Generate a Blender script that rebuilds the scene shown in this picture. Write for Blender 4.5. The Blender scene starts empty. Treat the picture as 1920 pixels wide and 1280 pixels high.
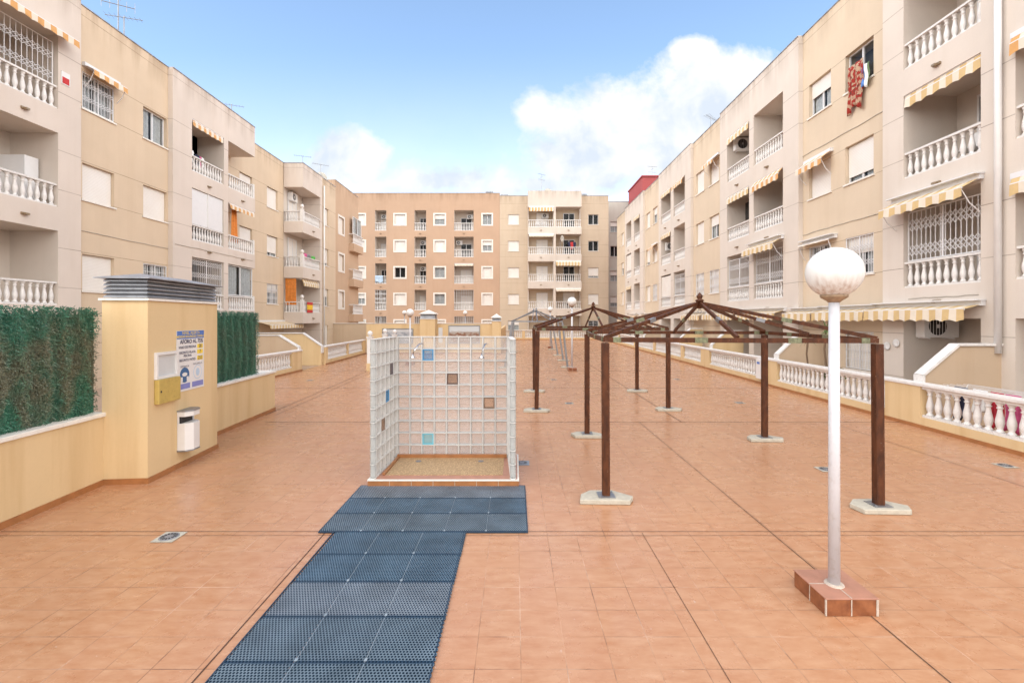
import bpy, math, random
from mathutils import Vector, Matrix
R = math.radians
random.seed(7)
SC = bpy.context.scene
COL = SC.collection

# ---------------------------------------------------------------- camera
H0 = 2.4                      # camera height (m)
F0 = 853.33                   # focal length in photo pixels (16 mm on 36 mm)
VX, VY = 966.0, 597.0         # where the courtyard's long axis vanishes in the photo
cd = bpy.data.cameras.new('camera'); cam = bpy.data.objects.new('camera', cd); COL.objects.link(cam)
cd.sensor_width = 36; cd.lens = 16.0; cd.clip_start = 0.05; cd.clip_end = 4000
cd.shift_x = -(VX-960)/1920; cd.shift_y = -(640-VY)/1920
cam.location = (0, 0, H0); cam.rotation_euler = (R(90), 0, 0)
SC.camera = cam

# ---------------------------------------------------------------- light
SUN_EL, SUN_AZ = 50, 188      # azimuth, clockwise from +Y: behind the camera, a little to the left
W = bpy.data.worlds.new('World'); SC.world = W; W.use_nodes = True
wn = W.node_tree.nodes; wl = W.node_tree.links; wn.clear()
def wnode(t, **k):
    n = wn.new(t)
    for a, b in k.items(): setattr(n, a, b)
    return n
def wmath(op, a, b=None, clamp=False):
    n = wnode('ShaderNodeMath', operation=op, use_clamp=clamp)
    for i, v in enumerate((a, b)):
        if v is None: continue
        if isinstance(v, (int, float)): n.inputs[i].default_value = v
        else: wl.new(v, n.inputs[i])
    return n.outputs[0]
sky = wnode('ShaderNodeTexSky', sky_type='NISHITA'); sky.sun_disc = False
sky.sun_elevation = R(SUN_EL); sky.sun_rotation = R(SUN_AZ); sky.air_density = 1.0; sky.dust_density = 0.6; sky.ozone_density = 1.4
tc = wnode('ShaderNodeTexCoord')
sp = wnode('ShaderNodeSeparateXYZ'); wl.new(tc.outputs['Generated'], sp.inputs[0])
ysafe = wmath('MAXIMUM', sp.outputs[1], 0.05)
gp = wmath('DIVIDE', sp.outputs[0], ysafe); gq = wmath('DIVIDE', sp.outputs[2], ysafe)
cmb = wnode('ShaderNodeCombineXYZ'); wl.new(gp, cmb.inputs[0]); wl.new(gq, cmb.inputs[1])
def wnoise(scale, detail, rough, dist=0.0, off=0.0):
    m = wnode('ShaderNodeMapping'); m.inputs['Location'].default_value = (off, off*.7, off); wl.new(cmb.outputs[0], m.inputs[0])
    n = wnode('ShaderNodeTexNoise'); n.inputs['Scale'].default_value = scale; n.inputs['Detail'].default_value = detail
    n.inputs['Roughness'].default_value = rough; n.inputs['Distortion'].default_value = dist
    wl.new(m.outputs[0], n.inputs['Vector']); return n.outputs[0]
big = wnoise(5.0, 8, 0.62, 0.2, 3.1); fine = wnoise(16, 6, 0.6, 0.1, 1.3)
nz = wmath('ADD', wmath('MULTIPLY', wmath('SUBTRACT', big, .5), 1.5), wmath('MULTIPLY', wmath('SUBTRACT', fine, .5), .45))
def blob(cx, cy, rx, ry, amp=1.0):
    # soft-edged lobe of cloud around a direction (photo pixels)
    p = (cx-VX)/F0; q = (VY-cy)/F0; rx /= F0; ry /= F0
    a = wmath('DIVIDE', wmath('SUBTRACT', gp, p), rx); b = wmath('DIVIDE', wmath('SUBTRACT', gq, q), ry)
    r = wmath('SQRT', wmath('ADD', wmath('MULTIPLY', a, a), wmath('MULTIPLY', b, b)))
    return wmath('MULTIPLY', wmath('SUBTRACT', 1.0, r), amp)
lobes = [blob(1180, 235, 250, 105), blob(1330, 170, 190, 90), blob(1110, 300, 190, 85), blob(1290, 290, 230, 75), blob(1300, 105, 60, 45), blob(650, 310, 95, 85, 1.25), blob(1000, 215, 60, 60, .6),
         blob(700, 350, 130, 40, .6), blob(850, 335, 260, 40, .55), blob(1010, 345, 200, 45, .6), blob(905, 130, 50, 40, .25)]
m = lobes[0]
for b in lobes[1:]:
    n = wnode('ShaderNodeMath', operation='SMOOTH_MAX'); wl.new(m, n.inputs[0]); wl.new(b, n.inputs[1]); n.inputs[2].default_value = .10; m = n.outputs[0]
m = wmath('MAXIMUM', m, -1.2)
dens = wmath('MULTIPLY', wmath('ADD', wmath('ADD', m, nz), -0.11), 3.0, True)
front = wmath('GREATER_THAN', sp.outputs[1], 0.06)
dens = wmath('MULTIPLY', dens, front)
# broken cloud added outside the view, placed to light the side facades
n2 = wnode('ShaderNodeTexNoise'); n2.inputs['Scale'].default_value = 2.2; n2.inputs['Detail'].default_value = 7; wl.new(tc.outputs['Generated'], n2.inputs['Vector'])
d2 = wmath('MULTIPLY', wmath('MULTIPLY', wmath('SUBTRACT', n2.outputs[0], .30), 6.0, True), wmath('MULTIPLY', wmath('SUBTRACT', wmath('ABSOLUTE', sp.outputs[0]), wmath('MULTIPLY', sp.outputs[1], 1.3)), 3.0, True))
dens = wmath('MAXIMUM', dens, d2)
# thin veil near the horizon
veil = wmath('MULTIPLY', wmath('SUBTRACT', 0.55, gq), 0.55, True)
veil = wmath('MULTIPLY', veil, wmath('MULTIPLY', wmath('ADD', nz, 0.9), 1.0, True))
alpha = wmath('MAXIMUM', dens, wmath('MULTIPLY', veil, 1.0))
shade = wnoise(7.0, 5, 0.55, 0.3, 6.2)
cr = wnode('ShaderNodeValToRGB'); cr.color_ramp.elements[0].position = .38; cr.color_ramp.elements[0].color = (3.05, 3.40, 3.90, 1)
cr.color_ramp.elements[1].position = .57; cr.color_ramp.elements[1].color = (4.3, 4.32, 4.35, 1)
wl.new(shade, cr.inputs[0])
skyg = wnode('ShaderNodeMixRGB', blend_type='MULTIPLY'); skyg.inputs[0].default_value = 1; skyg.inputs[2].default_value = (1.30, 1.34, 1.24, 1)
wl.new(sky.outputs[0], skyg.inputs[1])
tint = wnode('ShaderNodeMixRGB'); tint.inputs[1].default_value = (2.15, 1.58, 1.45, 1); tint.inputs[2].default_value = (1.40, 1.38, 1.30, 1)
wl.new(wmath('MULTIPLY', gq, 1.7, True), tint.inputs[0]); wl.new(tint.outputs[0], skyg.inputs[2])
deck = wnode('ShaderNodeMixRGB'); deck.inputs[1].default_value = (0, 0, 0, 1); deck.inputs[2].default_value = (16.0, 15.6, 15.2, 1)  # glow of the added unseen cloud, raised towards both sides
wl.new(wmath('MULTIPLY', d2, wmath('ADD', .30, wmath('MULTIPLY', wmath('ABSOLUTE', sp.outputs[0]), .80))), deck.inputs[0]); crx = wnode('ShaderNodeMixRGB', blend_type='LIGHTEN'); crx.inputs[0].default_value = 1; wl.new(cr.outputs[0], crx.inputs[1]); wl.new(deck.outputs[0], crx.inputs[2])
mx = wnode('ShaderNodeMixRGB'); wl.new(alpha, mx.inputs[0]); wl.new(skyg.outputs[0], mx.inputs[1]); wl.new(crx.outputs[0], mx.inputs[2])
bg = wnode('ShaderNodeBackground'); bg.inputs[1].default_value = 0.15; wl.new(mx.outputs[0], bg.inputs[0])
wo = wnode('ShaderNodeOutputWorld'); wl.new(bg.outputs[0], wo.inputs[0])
sd = bpy.data.lights.new('sun', 'SUN'); sd.energy = .8; sd.angle = R(24); sd.color = (1.0, .965, .92)
so = bpy.data.objects.new('sun', sd); COL.objects.link(so)
d = Vector((math.sin(R(SUN_AZ))*math.cos(R(SUN_EL)), math.cos(R(SUN_AZ))*math.cos(R(SUN_EL)), math.sin(R(SUN_EL))))
so.rotation_euler = d.to_track_quat('Z', 'Y').to_euler()
SC.view_settings.view_transform = 'Standard'; SC.view_settings.look = 'None'; SC.view_settings.gamma = 1
SC.view_settings.exposure = 0.78
SC.cycles.max_bounces = 7; SC.cycles.transparent_max_bounces = 24

# ---------------------------------------------------------------- materials
class NT:
    def __init__(s, name):
        s.m = bpy.data.materials.new(name); s.m.use_nodes = True; s.t = s.m.node_tree; s.n = s.t.nodes; s.l = s.t.links
        s.b = s.n['Principled BSDF']
        g = s.n.new('ShaderNodeNewGeometry'); s.pos = g.outputs['Position']
        x = s.n.new('ShaderNodeSeparateXYZ'); s.l.new(s.pos, x.inputs[0]); s.X, s.Y, s.Z = x.outputs
    def put(s, v, sock):
        if isinstance(v, (int, float)): sock.default_value = v
        elif isinstance(v, tuple): sock.default_value = v if len(v) == 4 or sock.type == 'VECTOR' else v+(1,)
        else: s.l.new(v, sock)
    def math(s, op, a, b=None, c=None, clamp=False):
        n = s.n.new('ShaderNodeMath'); n.operation = op; n.use_clamp = clamp
        for i, v in enumerate((a, b, c)):
            if v is not None: s.put(v, n.inputs[i])
        return n.outputs[0]
    def noise(s, scale, detail=4, rough=.55, stretch=(1, 1, 1), off=(0, 0, 0), vec=None):
        m = s.n.new('ShaderNodeMapping'); m.inputs['Scale'].default_value = stretch; m.inputs['Location'].default_value = off
        s.l.new(vec or s.pos, m.inputs[0])
        n = s.n.new('ShaderNodeTexNoise'); n.inputs['Scale'].default_value = scale; n.inputs['Detail'].default_value = detail
        n.inputs['Roughness'].default_value = rough; s.l.new(m.outputs[0], n.inputs['Vector']); return n.outputs[0]
    def ramp(s, f, a, b):
        n = s.n.new('ShaderNodeMapRange'); s.put(f, n.inputs[0]); n.inputs[1].default_value = a; n.inputs[2].default_value = b; return n.outputs[0]
    def mix(s, f, a, b, mode='MIX'):
        n = s.n.new('ShaderNodeMixRGB'); n.blend_type = mode; s.put(f, n.inputs[0]); s.put(a, n.inputs[1]); s.put(b, n.inputs[2]); return n.outputs[0]
    def bump(s, h, strength=.3, dist=.01):
        n = s.n.new('ShaderNodeBump'); n.inputs['Strength'].default_value = strength; n.inputs['Distance'].default_value = dist
        s.put(h, n.inputs['Height']); s.l.new(n.outputs[0], s.b.inputs['Normal'])
    def out(s, col, rough=.6, metal=0, spec=.5):
        s.put(col, s.b.inputs['Base Color']); s.put(rough, s.b.inputs['Roughness']); s.b.inputs['Metallic'].default_value = metal
        s.b.inputs['Specular IOR Level'].default_value = spec; return s.m

def plain(name, c, rough=.6, metal=0, var=.12, scale=6, dirt=None):
    t = NT(name); f = t.noise(scale, 5)
    lo = tuple(x*(1-var) for x in c); hi = tuple(min(1, x*(1+var*.6)) for x in c)
    col = t.mix(t.ramp(f, .3, .7), lo, hi)
    if dirt:
        g = t.noise(scale*3, 6, .65); col = t.mix(t.math('MULTIPLY', t.ramp(g, .55, .75), .6), col, dirt)
    return t.out(col, rough, metal)

def wall(name, c, lines=None, pitch=3.04, zoff=0, top=None, streak=.5):
    """rendered panel wall: soft blotches, joint grooves at given heights (mod the storey), rain streaks under the parapet"""
    t = NT(name)
    f1 = t.noise(.55, 5, .6); f2 = t.noise(30, 3, .6); f3 = t.noise(1.0, 5, .6, (2.2, 2.2, .14))
    col = t.mix(t.ramp(f1, .25, .75), tuple(x*.93 for x in c), tuple(min(1, x*1.05) for x in c))
    col = t.mix(t.math('MULTIPLY', t.ramp(f2, .45, .8), .14), col, tuple(x*.75 for x in c))
    col = t.mix(t.math('MULTIPLY', t.ramp(f3, .48, .78), .36*streak), col, (c[0]*.72, c[1]*.62, c[2]*.50))
    if top is not None:
        g = t.math('MULTIPLY', t.ramp(t.Z, top-1.1, top), t.ramp(t.noise(2.2, 5, .6, (1, 1, .12)), .40, .68))
        col = t.mix(t.math('MULTIPLY', g, .75), col, (c[0]*.55, c[1]*.5, c[2]*.45))
    h = t.math('MULTIPLY', f2, .25)
    if lines:
        zz = t.math('MODULO', t.math('ADD', t.math('SUBTRACT', t.Z, zoff), pitch*10), pitch)
        mk = None
        for ln in lines:
            d_ = t.math('LESS_THAN', t.math('ABSOLUTE', t.math('SUBTRACT', zz, ln)), .011)
            mk = d_ if mk is None else t.math('MAXIMUM', mk, d_)
        fade = t.ramp(t.noise(1.4, 3), .3, .6)
        col = t.mix(t.math('MULTIPLY', mk, t.math('ADD', .35, t.math('MULTIPLY', fade, .35))), col, (c[0]*.38, c[1]*.33, c[2]*.3))
        h = t.math('SUBTRACT', h, mk)
    t.bump(h, .35, .006)
    return t.out(col, .85, 0, .25)

M = {}
LINE = [.55, 1.78]
M['lilac'] = wall('panel_wall_pale', (.63, .55, .485), [.553, 1.783], 3.04, 2.816, 12.8)
M['beige'] = wall('panel_wall_beige', (.61, .485, .355), [.553, 1.783], 3.04, 2.816, 12.8)
M['lilac_r'] = wall('panel_wall_pale_right', (.64, .57, .505), [.553, 1.783], 3.05, 3.25, 13.25)
M['beige_r'] = wall('panel_wall_beige_right', (.625, .515, .39), [.553, 1.783], 3.05, 3.25, 13.25)
M['orange'] = wall('render_orange', (.49, .335, .235), None, 3.146, 0, 17.3)
M['orange_w'] = wall('render_orange_wing', (.53, .375, .26), None, 3.04, 0, 13.4)
M['beige_b'] = wall('render_beige_back', (.55, .445, .335), [.3, 1.7], 3.14, 0, 17)
M['pale_b'] = wall('render_pale_back', (.60, .53, .465), None, 3.14, 0, 17.2)
M['grey_b'] = wall('render_grey_back', (.55, .53, .48), None)
M['red_b'] = wall('render_red', (.36, .085, .085), None)
M['yellow'] = wall('yellow_render', (.67, .50, .285), None, streak=1.9)
M['tan'] = wall('tan_render', (.52, .40, .285), None, streak=.9)
M['tan_in'] = wall('loggia_wall', (.60, .53, .465), None, streak=.3)
M['white'] = plain('white_paint', (.72, .705, .69), .45, 0, .05, 3)
M['stone'] = plain('white_cast_stone', (.71, .685, .66), .6, 0, .10, 9, (.42, .38, .33))
M['cap'] = plain('white_coping', (.76, .72, .66), .6, 0, .08, 5, (.45, .4, .35))
M['metalw'] = plain('white_metal', (.70, .695, .70), .35, 0, .03)
M['grey'] = plain('grey_metal', (.30, .31, .33), .4, .7, .15)
M['zinc'] = plain('zinc_sheet', (.36, .37, .40), .42, .6, .25, 4, (.16, .16, .18))
M['dark'] = plain('dark_interior', (.035, .032, .03), .7, 0)
M['shadein'] = plain('room_interior', (.12, .105, .09), .8, 0)
M['curtain'] = plain('curtain_cloth', (.80, .79, .77), .8, 0, .15, 9)
M['orangecloth'] = plain('orange_canvas', (.65, .22, .04), .8, 0, .2, 9)
M['aw_y'] = plain('awning_yellow', (.60, .43, .21), .8, 0, .08)
M['aw_w'] = plain('awning_cream', (.70, .62, .51), .8, 0, .05)
M['aw_o'] = plain('awning_orange', (.62, .33, .12), .8, 0, .08)
M['skirt'] = plain('skirting_tile', (.36, .15, .055), .35, 0, .2, 8)
M['joint'] = plain('joint_filler', (.07, .035, .025), .9)
M['concrete'] = plain('concrete', (.47, .43, .35), .8, 0, .15, 14, (.3, .27, .22))
M['terr'] = plain('terrace_floor', (.42, .30, .22), .5, 0, .12)
M['asphalt'] = plain('asphalt', (.06, .06, .06), .9)
M['fix'] = plain('fixture_brass', (.30, .22, .14), .4, .4)
M['black'] = plain('black_plastic', (.02, .02, .022), .5)
M['red'] = plain('red_cloth', (.50, .03, .05), .8, 0, .2, 12)
M['blue'] = plain('blue_cloth', (.08, .20, .50), .8, 0, .2, 12)
M['pink'] = plain('pink_cloth', (.60, .10, .25), .8, 0, .2, 12)
M['navy'] = plain('navy_cloth', (.02, .025, .06), .8)
M['green'] = plain('green_plastic', (.10, .45, .08), .5)
M['flagy'] = plain('flag_yellow', (.80, .50, .03), .7)
M['flagr'] = plain('flag_red', (.50, .03, .03), .7)
M['leaf'] = plain('palm_leaf', (.10, .16, .05), .5, 0, .35, 20)
M['bark'] = plain('palm_bark', (.16, .10, .06), .9, 0, .3, 30)
M['chrome'] = plain('chrome', (.55, .55, .57), .18, 1.0, .05)
M['signblue'] = plain('sign_blue', (.07, .17, .48), .4, 0, .03)
M['signyel'] = plain('sign_yellow', (.85, .62, .06), .4, 0, .03)
M['signtext'] = plain('sign_ink', (.045, .045, .10), .5)
M['signviolet'] = plain('sign_violet', (.20, .22, .50), .5)
M['mustard'] = plain('mustard_box', (.50, .36, .10), .5, 0, .12, 8, (.3, .2, .06))
M['post_paper'] = plain('poster_paper', (.55, .56, .56), .5, 0, .06)

def m_shutter():
    t = NT('roller_shutter'); z = t.math('MODULO', t.math('ADD', t.Z, 50.0), .05)
    g = t.math('LESS_THAN', z, .008)
    col = t.mix(t.ramp(t.noise(1.5, 4), .3, .7), (.75, .70, .64), (.79, .76, .72))
    col = t.mix(t.math('MULTIPLY', g, .45), col, (.4, .36, .33))
    t.bump(g, .4, .01); return t.out(col, .5)
M['shutter'] = m_shutter()
def m_pane():
    t = NT('window_glass'); t.out((.02, .025, .03), .04, 0, .9)
    tr = t.n.new('ShaderNodeBsdfTransparent'); tr.inputs[0].default_value = (.93, .95, .96, 1); mxs = t.n.new('ShaderNodeMixShader'); mxs.inputs[0].default_value = .16
    t.l.new(tr.outputs[0], mxs.inputs[1]); t.l.new(t.b.outputs[0], mxs.inputs[2]); t.l.new(mxs.outputs[0], t.n['Material Output'].inputs[0]); return t.m
M['pane'] = m_pane()
def m_floor():
    t = NT('terracotta_tiles'); S = .317
    u = t.math('ADD', t.math('DIVIDE', t.X, S), 99.874); v = t.math('ADD', t.math('DIVIDE', t.Y, S), 100.161)
    fu = t.math('FRACT', u); fv = t.math('FRACT', v)
    iu = t.math('FLOOR', u); iv = t.math('FLOOR', v)
    c = t.n.new('ShaderNodeCombineXYZ'); t.l.new(iu, c.inputs[0]); t.l.new(iv, c.inputs[1])
    w = t.n.new('ShaderNodeTexWhiteNoise'); w.noise_dimensions = '2D'; t.l.new(c.outputs[0], w.inputs[0]); rnd = w.outputs[0]
    eu = t.math('ABSOLUTE', t.math('SUBTRACT', fu, .5)); ev = t.math('ABSOLUTE', t.math('SUBTRACT', fv, .5))
    gx = t.math('GREATER_THAN', eu, (.5-.0105)); gy = t.math('GREATER_THAN', ev, (.5-.0105))
    # mottled glaze, differing from tile to tile
    off = t.n.new('ShaderNodeVectorMath'); off.operation = 'ADD'; sc = t.n.new('ShaderNodeVectorMath'); sc.operation = 'SCALE'; sc.inputs[3].default_value = 3.7
    t.l.new(c.outputs[0], sc.inputs[0]); t.l.new(sc.outputs[0], off.inputs[0]); t.l.new(t.pos, off.inputs[1])
    mott = t.noise(5.0, 6, .6, (1, 2.6, 1), vec=off.outputs[0])
    mott2 = t.noise(14, 4, .6, (1, 3.0, 1), vec=off.outputs[0])
    big_ = t.noise(.35, 4, .55); mid = t.noise(1.3, 5, .6)
    col = t.mix(t.ramp(mott, .3, .72), (.385, .168, .076), (.505, .282, .162))
    col = t.mix(t.math('MULTIPLY', t.ramp(mott2, .5, .75), .25), col, (.57, .345, .21))
    col = t.mix(t.math('MULTIPLY', rnd, .22), col, (.43, .19, .10))
    col = t.mix(t.math('MULTIPLY', t.ramp(big_, .35, .7), .28), col, (.53, .305, .18))
    col = t.mix(t.math('MULTIPLY', t.ramp(mid, .58, .8), .30), col, (.42, .20, .095))
    # grout, darkest along some runs and pale along others; some runs nearly vanish
    gl = t.math('MAXIMUM', gx, gy)
    gn = t.noise(1.1, 5, .7, (1, 1, 1), (5, 9, 0)); gn2 = t.noise(2.6, 4, .6, off=(1, 2, 0))
    gcol = t.mix(t.ramp(gn, .49, .60), (.085, .04, .025), (.60, .42, .31))
    amt = t.math('MULTIPLY', gl, t.math('ADD', .18, t.math('MULTIPLY', t.ramp(gn2, .42, .64), .60)))
    col = t.mix(amt, col, gcol)
    # small pale lime specks
    spk = t.math('GREATER_THAN', t.noise(26, 2, .5), .74); col = t.mix(t.math('MULTIPLY', spk, .3), col, (.7, .6, .55))
    rr = t.math('ADD', .18, t.math('MULTIPLY', t.ramp(t.noise(2.1, 5, .6), .3, .75), .24))
    rr = t.math('ADD', rr, t.math('MULTIPLY', gl, .25))
    h = t.math('SUBTRACT', t.math('MULTIPLY', mott, .5), gl); t.bump(h, .25, .004)
    return t.out(col, rr, 0, .55)
M['floor'] = m_floor()
def m_hedge(name, browner):
    t = NT(name)
    n1 = t.noise(1.8, 4, .6, (1, 2.5, 1.2), (3, 0, 0)); n2 = t.noise(60, 2, .5); n3 = t.noise(9, 3, .5, (1, 1, .25))
    mid = t.math('SUBTRACT', 1.0, t.math('MULTIPLY', t.math('ABSOLUTE', t.math('SUBTRACT', t.Z, 1.75)), 1.5))
    col = t.mix(t.ramp(n2, .3, .7), (.012, .080, .048), (.06, .25, .155))
    col = t.mix(t.math('MULTIPLY', t.ramp(n3, .45, .62), .5), col, (.015, .07, .05))
    br = t.math('MULTIPLY', t.ramp(t.math('ADD', n1, t.math('MULTIPLY', mid, browner*.35)), .5, .72), min(1, browner))
    col = t.mix(br, col, t.mix(t.ramp(n2, .3, .75), (.06, .045, .028), (.26, .21, .14)))
    col = t.mix(t.math('MULTIPLY', t.ramp(t.noise(90, 1), .64, .72), .8), col, (.40, .50, .45))
    return t.out(col, .45)
M['hedge_a'] = m_hedge('faded_hedge_strands', .72); M['hedge_b'] = m_hedge('green_hedge_strands', .28)
def m_post():
    t = NT('rusty_brown_paint'); n = t.noise(16, 5, .6, (1, 1, .3)); s_ = t.noise(70, 2)
    col = t.mix(t.ramp(n, .35, .7), (.042, .013, .005), (.115, .036, .012))
    col = t.mix(t.math('GREATER_THAN', s_, .725), col, (.45, .33, .25))
    t.bump(n, .3, .004); return t.out(col, .55, 0, .3)
M['post'] = m_post()
M['plate'] = plain('weathered_joint_plate', (.19, .20, .12), .5, .3, .5, 30)
def m_glassblock(name, tint, alpha):
    t = NT(name); n = t.noise(24, 3, .6); t.bump(n, .25, .006)
    t.out(tint, .2, 0, .4)
    tr = t.n.new('ShaderNodeBsdfTransparent'); tr.inputs[0].default_value = (.97, .97, .96, 1)
    mxs = t.n.new('ShaderNodeMixShader'); a = t.math('ADD', alpha, t.math('MULTIPLY', t.ramp(n, .45, .8), .12)); t.l.new(a, mxs.inputs[0])
    t.l.new(tr.outputs[0], mxs.inputs[1]); t.l.new(t.b.outputs[0], mxs.inputs[2]); t.l.new(mxs.outputs[0], t.n['Material Output'].inputs[0]); return t.m
M['gb'] = m_glassblock('clear_glass_block', (.74, .71, .70), .24)
M['gb_blue'] = m_glassblock('blue_glass_block', (.10, .32, .56), .42)
M['gb_cyan'] = m_glassblock('turquoise_glass_block', (.25, .60, .68), .42)
M['gb_brown'] = m_glassblock('brown_glass_block', (.30, .20, .15), .40)
M['gb_pink'] = m_glassblock('pink_glass_block', (.50, .32, .22), .35)
M['gb_dark'] = m_glassblock('dark_glass_block', (.12, .10, .11), .75)
M['gb_edge'] = plain('glass_block_grout', (.60, .59, .57), .5, 0, .10, 16)
def m_pebble():
    t = NT('shower_pebble_floor'); v = t.n.new('ShaderNodeTexVoronoi'); v.inputs['Scale'].default_value = 38; t.l.new(t.pos, v.inputs['Vector'])
    col = t.mix(t.ramp(v.outputs['Distance'], .1, .5), (.66, .46, .26), (.36, .24, .13)); t.bump(v.outputs['Distance'], .4, .01); return t.out(col, .5)
M['pebble'] = m_pebble()
M['mat'] = plain('blue_plastic_grating', (.120, .160, .195), .34, 0, .30, 3)  # grating tops: the sky's sheen is painted in as a paler tone
M['mat2'] = plain('pale_plastic_grating', (.17, .200, .235), .34, 0, .30, 3)
M['mat3'] = plain('bluer_plastic_grating', (.080, .130, .18), .34, 0, .30, 3)
M['matdark'] = plain('navy_plastic_grating', (.012, .035, .068), .45, 0, .2, 3)
M['clip'] = plain('pale_clip', (.27, .32, .37), .5)
def m_globe():
    t = NT('opal_globe'); n = t.noise(34, 2, .5, (1, 1, .03))
    k = t.n.new('ShaderNodeTexCoord'); s_ = t.n.new('ShaderNodeSeparateXYZ'); t.l.new(k.outputs['Object'], s_.inputs[0])
    low = t.ramp(s_.outputs[2], .0, -.17)
    col = t.mix(t.math('MULTIPLY', t.math('MULTIPLY', low, t.ramp(n, .40, .75)), .70), (.72, .73, .72), (.36, .20, .11))
    m_ = t.out(col, .25); t.b.inputs['Subsurface Weight'].default_value = .0; return m_
M['globe'] = m_globe()
def m_lamp_tile():
    t = NT('dark_terracotta'); n = t.noise(9, 5); col = t.mix(t.ramp(n, .3, .7), (.15, .045, .018), (.30, .11, .045)); return t.out(col, .22)
M['ltile'] = m_lamp_tile()
M['ltop'] = plain('worn_red_tile', (.40, .19, .13), .3, 0, .15, 9)
M['grout'] = plain('pale_grout', (.50, .42, .35), .8, 0, .2, 30)
M['pole'] = plain('white_pole_paint', (.56, .56, .59), .35, 0, .06, 5, (.40, .36, .32))
def m_blanket():
    t = NT('patterned_blanket'); v = t.n.new('ShaderNodeTexVoronoi'); v.inputs['Scale'].default_value = 9; t.l.new(t.pos, v.inputs['Vector'])
    n = t.noise(7, 3); col = t.mix(t.math('GREATER_THAN', n, .5), (.28, .018, .010), (.42, .28, .19))
    col = t.mix(t.math('GREATER_THAN', t.noise(11, 2, off=(4, 4, 4)), .62), col, (.12, .03, .02)); return t.out(col, .9)
M['blanket'] = m_blanket()
def m_photo(name, c1, c2, sky_):
    t = NT(name); n = t.noise(3.0, 4, .6, (1, 1, 2.2)); k = t.ramp(t.Z, 1.2, 1.9)
    col = t.mix(t.ramp(n, .42, .56), c1, c2); col = t.mix(t.ramp(t.math('ADD', k, t.math('MULTIPLY', n, .5)), .6, .75), col, sky_); return t.out(col, .4)
M['pic_a'] = m_photo('faded_map_print', (.45, .47, .50), (.25, .28, .32), (.58, .60, .62))
M['pic_b'] = m_photo('faded_coast_print', (.40, .36, .32), (.22, .10, .055), (.55, .58, .60))

# ---------------------------------------------------------------- mesh builder
class MB:
    def __init__(s, F=None): s.v = []; s.f = []; s.mi = []; s.F = F; s.k = 0; s.sm = set()
    def V(s, p):
        s.v.append(s.F(*p) if s.F else tuple(p)); return len(s.v)-1
    def face(s, ids): s.f.append(tuple(ids)); s.mi.append(s.k)
    def quad(s, a, b, c, d): s.face([s.V(a), s.V(b), s.V(c), s.V(d)])
    def box(s, a0, a1, b0, b1, c0, c1):
        i = [s.V((x, y, z)) for z in (c0, c1) for y in (b0, b1) for x in (a0, a1)]
        for q in ((0, 2, 3, 1), (4, 5, 7, 6), (0, 1, 5, 4), (2, 6, 7, 3), (0, 4, 6, 2), (1, 3, 7, 5)): s.face([i[j] for j in q])
        return s
    def bar(s, p, q, w, h=None, up=(0, 0, 1)):
        """rectangular bar from p to q (w wide, h deep)"""
        h = h or w; p = Vector(p); q = Vector(q); d_ = (q-p).normalized(); u = Vector(up)
        if abs(d_.dot(u)) > .95: u = Vector((0, 1, 0))
        a = d_.cross(u).normalized(); b = a.cross(d_).normalized(); i = []
        for e in (p, q):
            for x, y in ((-1, -1), (1, -1), (1, 1), (-1, 1)): i.append(s.V(e+a*(x*w/2)+b*(y*h/2)))
        for j in range(4): s.face([i[j], i[(j+1) % 4], i[4+(j+1) % 4], i[4+j]])
        s.face(i[3::-1]); s.face(i[4:]); return s
    def tube(s, pts, r, n=8):
        pts = [Vector(p) for p in pts]; rings = []
        for k, p in enumerate(pts):
            d_ = (pts[min(k+1, len(pts)-1)]-pts[max(k-1, 0)]).normalized(); u = Vector((0, 0, 1)) if abs(d_.z) < .9 else Vector((0, 1, 0))
            a = d_.cross(u).normalized(); b = a.cross(d_); rr = r[k] if isinstance(r, (list, tuple)) else r
            rings.append([s.V(p+a*(math.cos(t)*rr)+b*(math.sin(t)*rr)) for t in [2*math.pi*j/n for j in range(n)]])
        for A, B in zip(rings, rings[1:]):
            for j in range(n): s.face([A[j], A[(j+1) % n], B[(j+1) % n], B[j]])
        s.face(rings[0][::-1]); s.face(rings[-1]); return s
    def lathe(s, prof, c=(0, 0, 0), n=12):
        rings = []
        for r, z in prof: rings.append([s.V((c[0]+r*math.cos(2*math.pi*j/n), c[1]+r*math.sin(2*math.pi*j/n), c[2]+z)) for j in range(n)])
        for A, B in zip(rings, rings[1:]):
            for j in range(n): s.face([A[j], A[(j+1) % n], B[(j+1) % n], B[j]])
        s.face(rings[0][::-1]); s.face(rings[-1]); return s
    def prism(s, poly, z0, z1):
        a = [s.V((x, y, z0)) for x, y in poly]; b = [s.V((x, y, z1)) for x, y in poly]; n = len(poly)
        for j in range(n): s.face([a[j], a[(j+1) % n], b[(j+1) % n], b[j]])
        s.face(a[::-1]); s.face(b); return s
    def build(s, name, mats, parent=None, smooth=False, bevel=0):
        if not isinstance(mats, (list, tuple)): mats = [mats]
        off = Vector((0, 0, 0)); p = parent
        while p is not None: off += p.location; p = p.parent
        me = bpy.data.meshes.new(name); me.from_pydata([tuple(Vector(v)-off) for v in s.v], [], s.f)
        for m_ in mats: me.materials.append(m_)
        me.polygons.foreach_set('material_index', s.mi)
        if smooth: me.polygons.foreach_set('use_smooth', [len(f) == 4 for f in s.f])
        me.update(); o = bpy.data.objects.new(name, me); COL.objects.link(o); o.parent = parent
        if bevel:
            b = o.modifiers.new('bevel', 'BEVEL'); b.width = bevel; b.segments = 2; b.limit_method = 'ANGLE'
        return o
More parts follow.
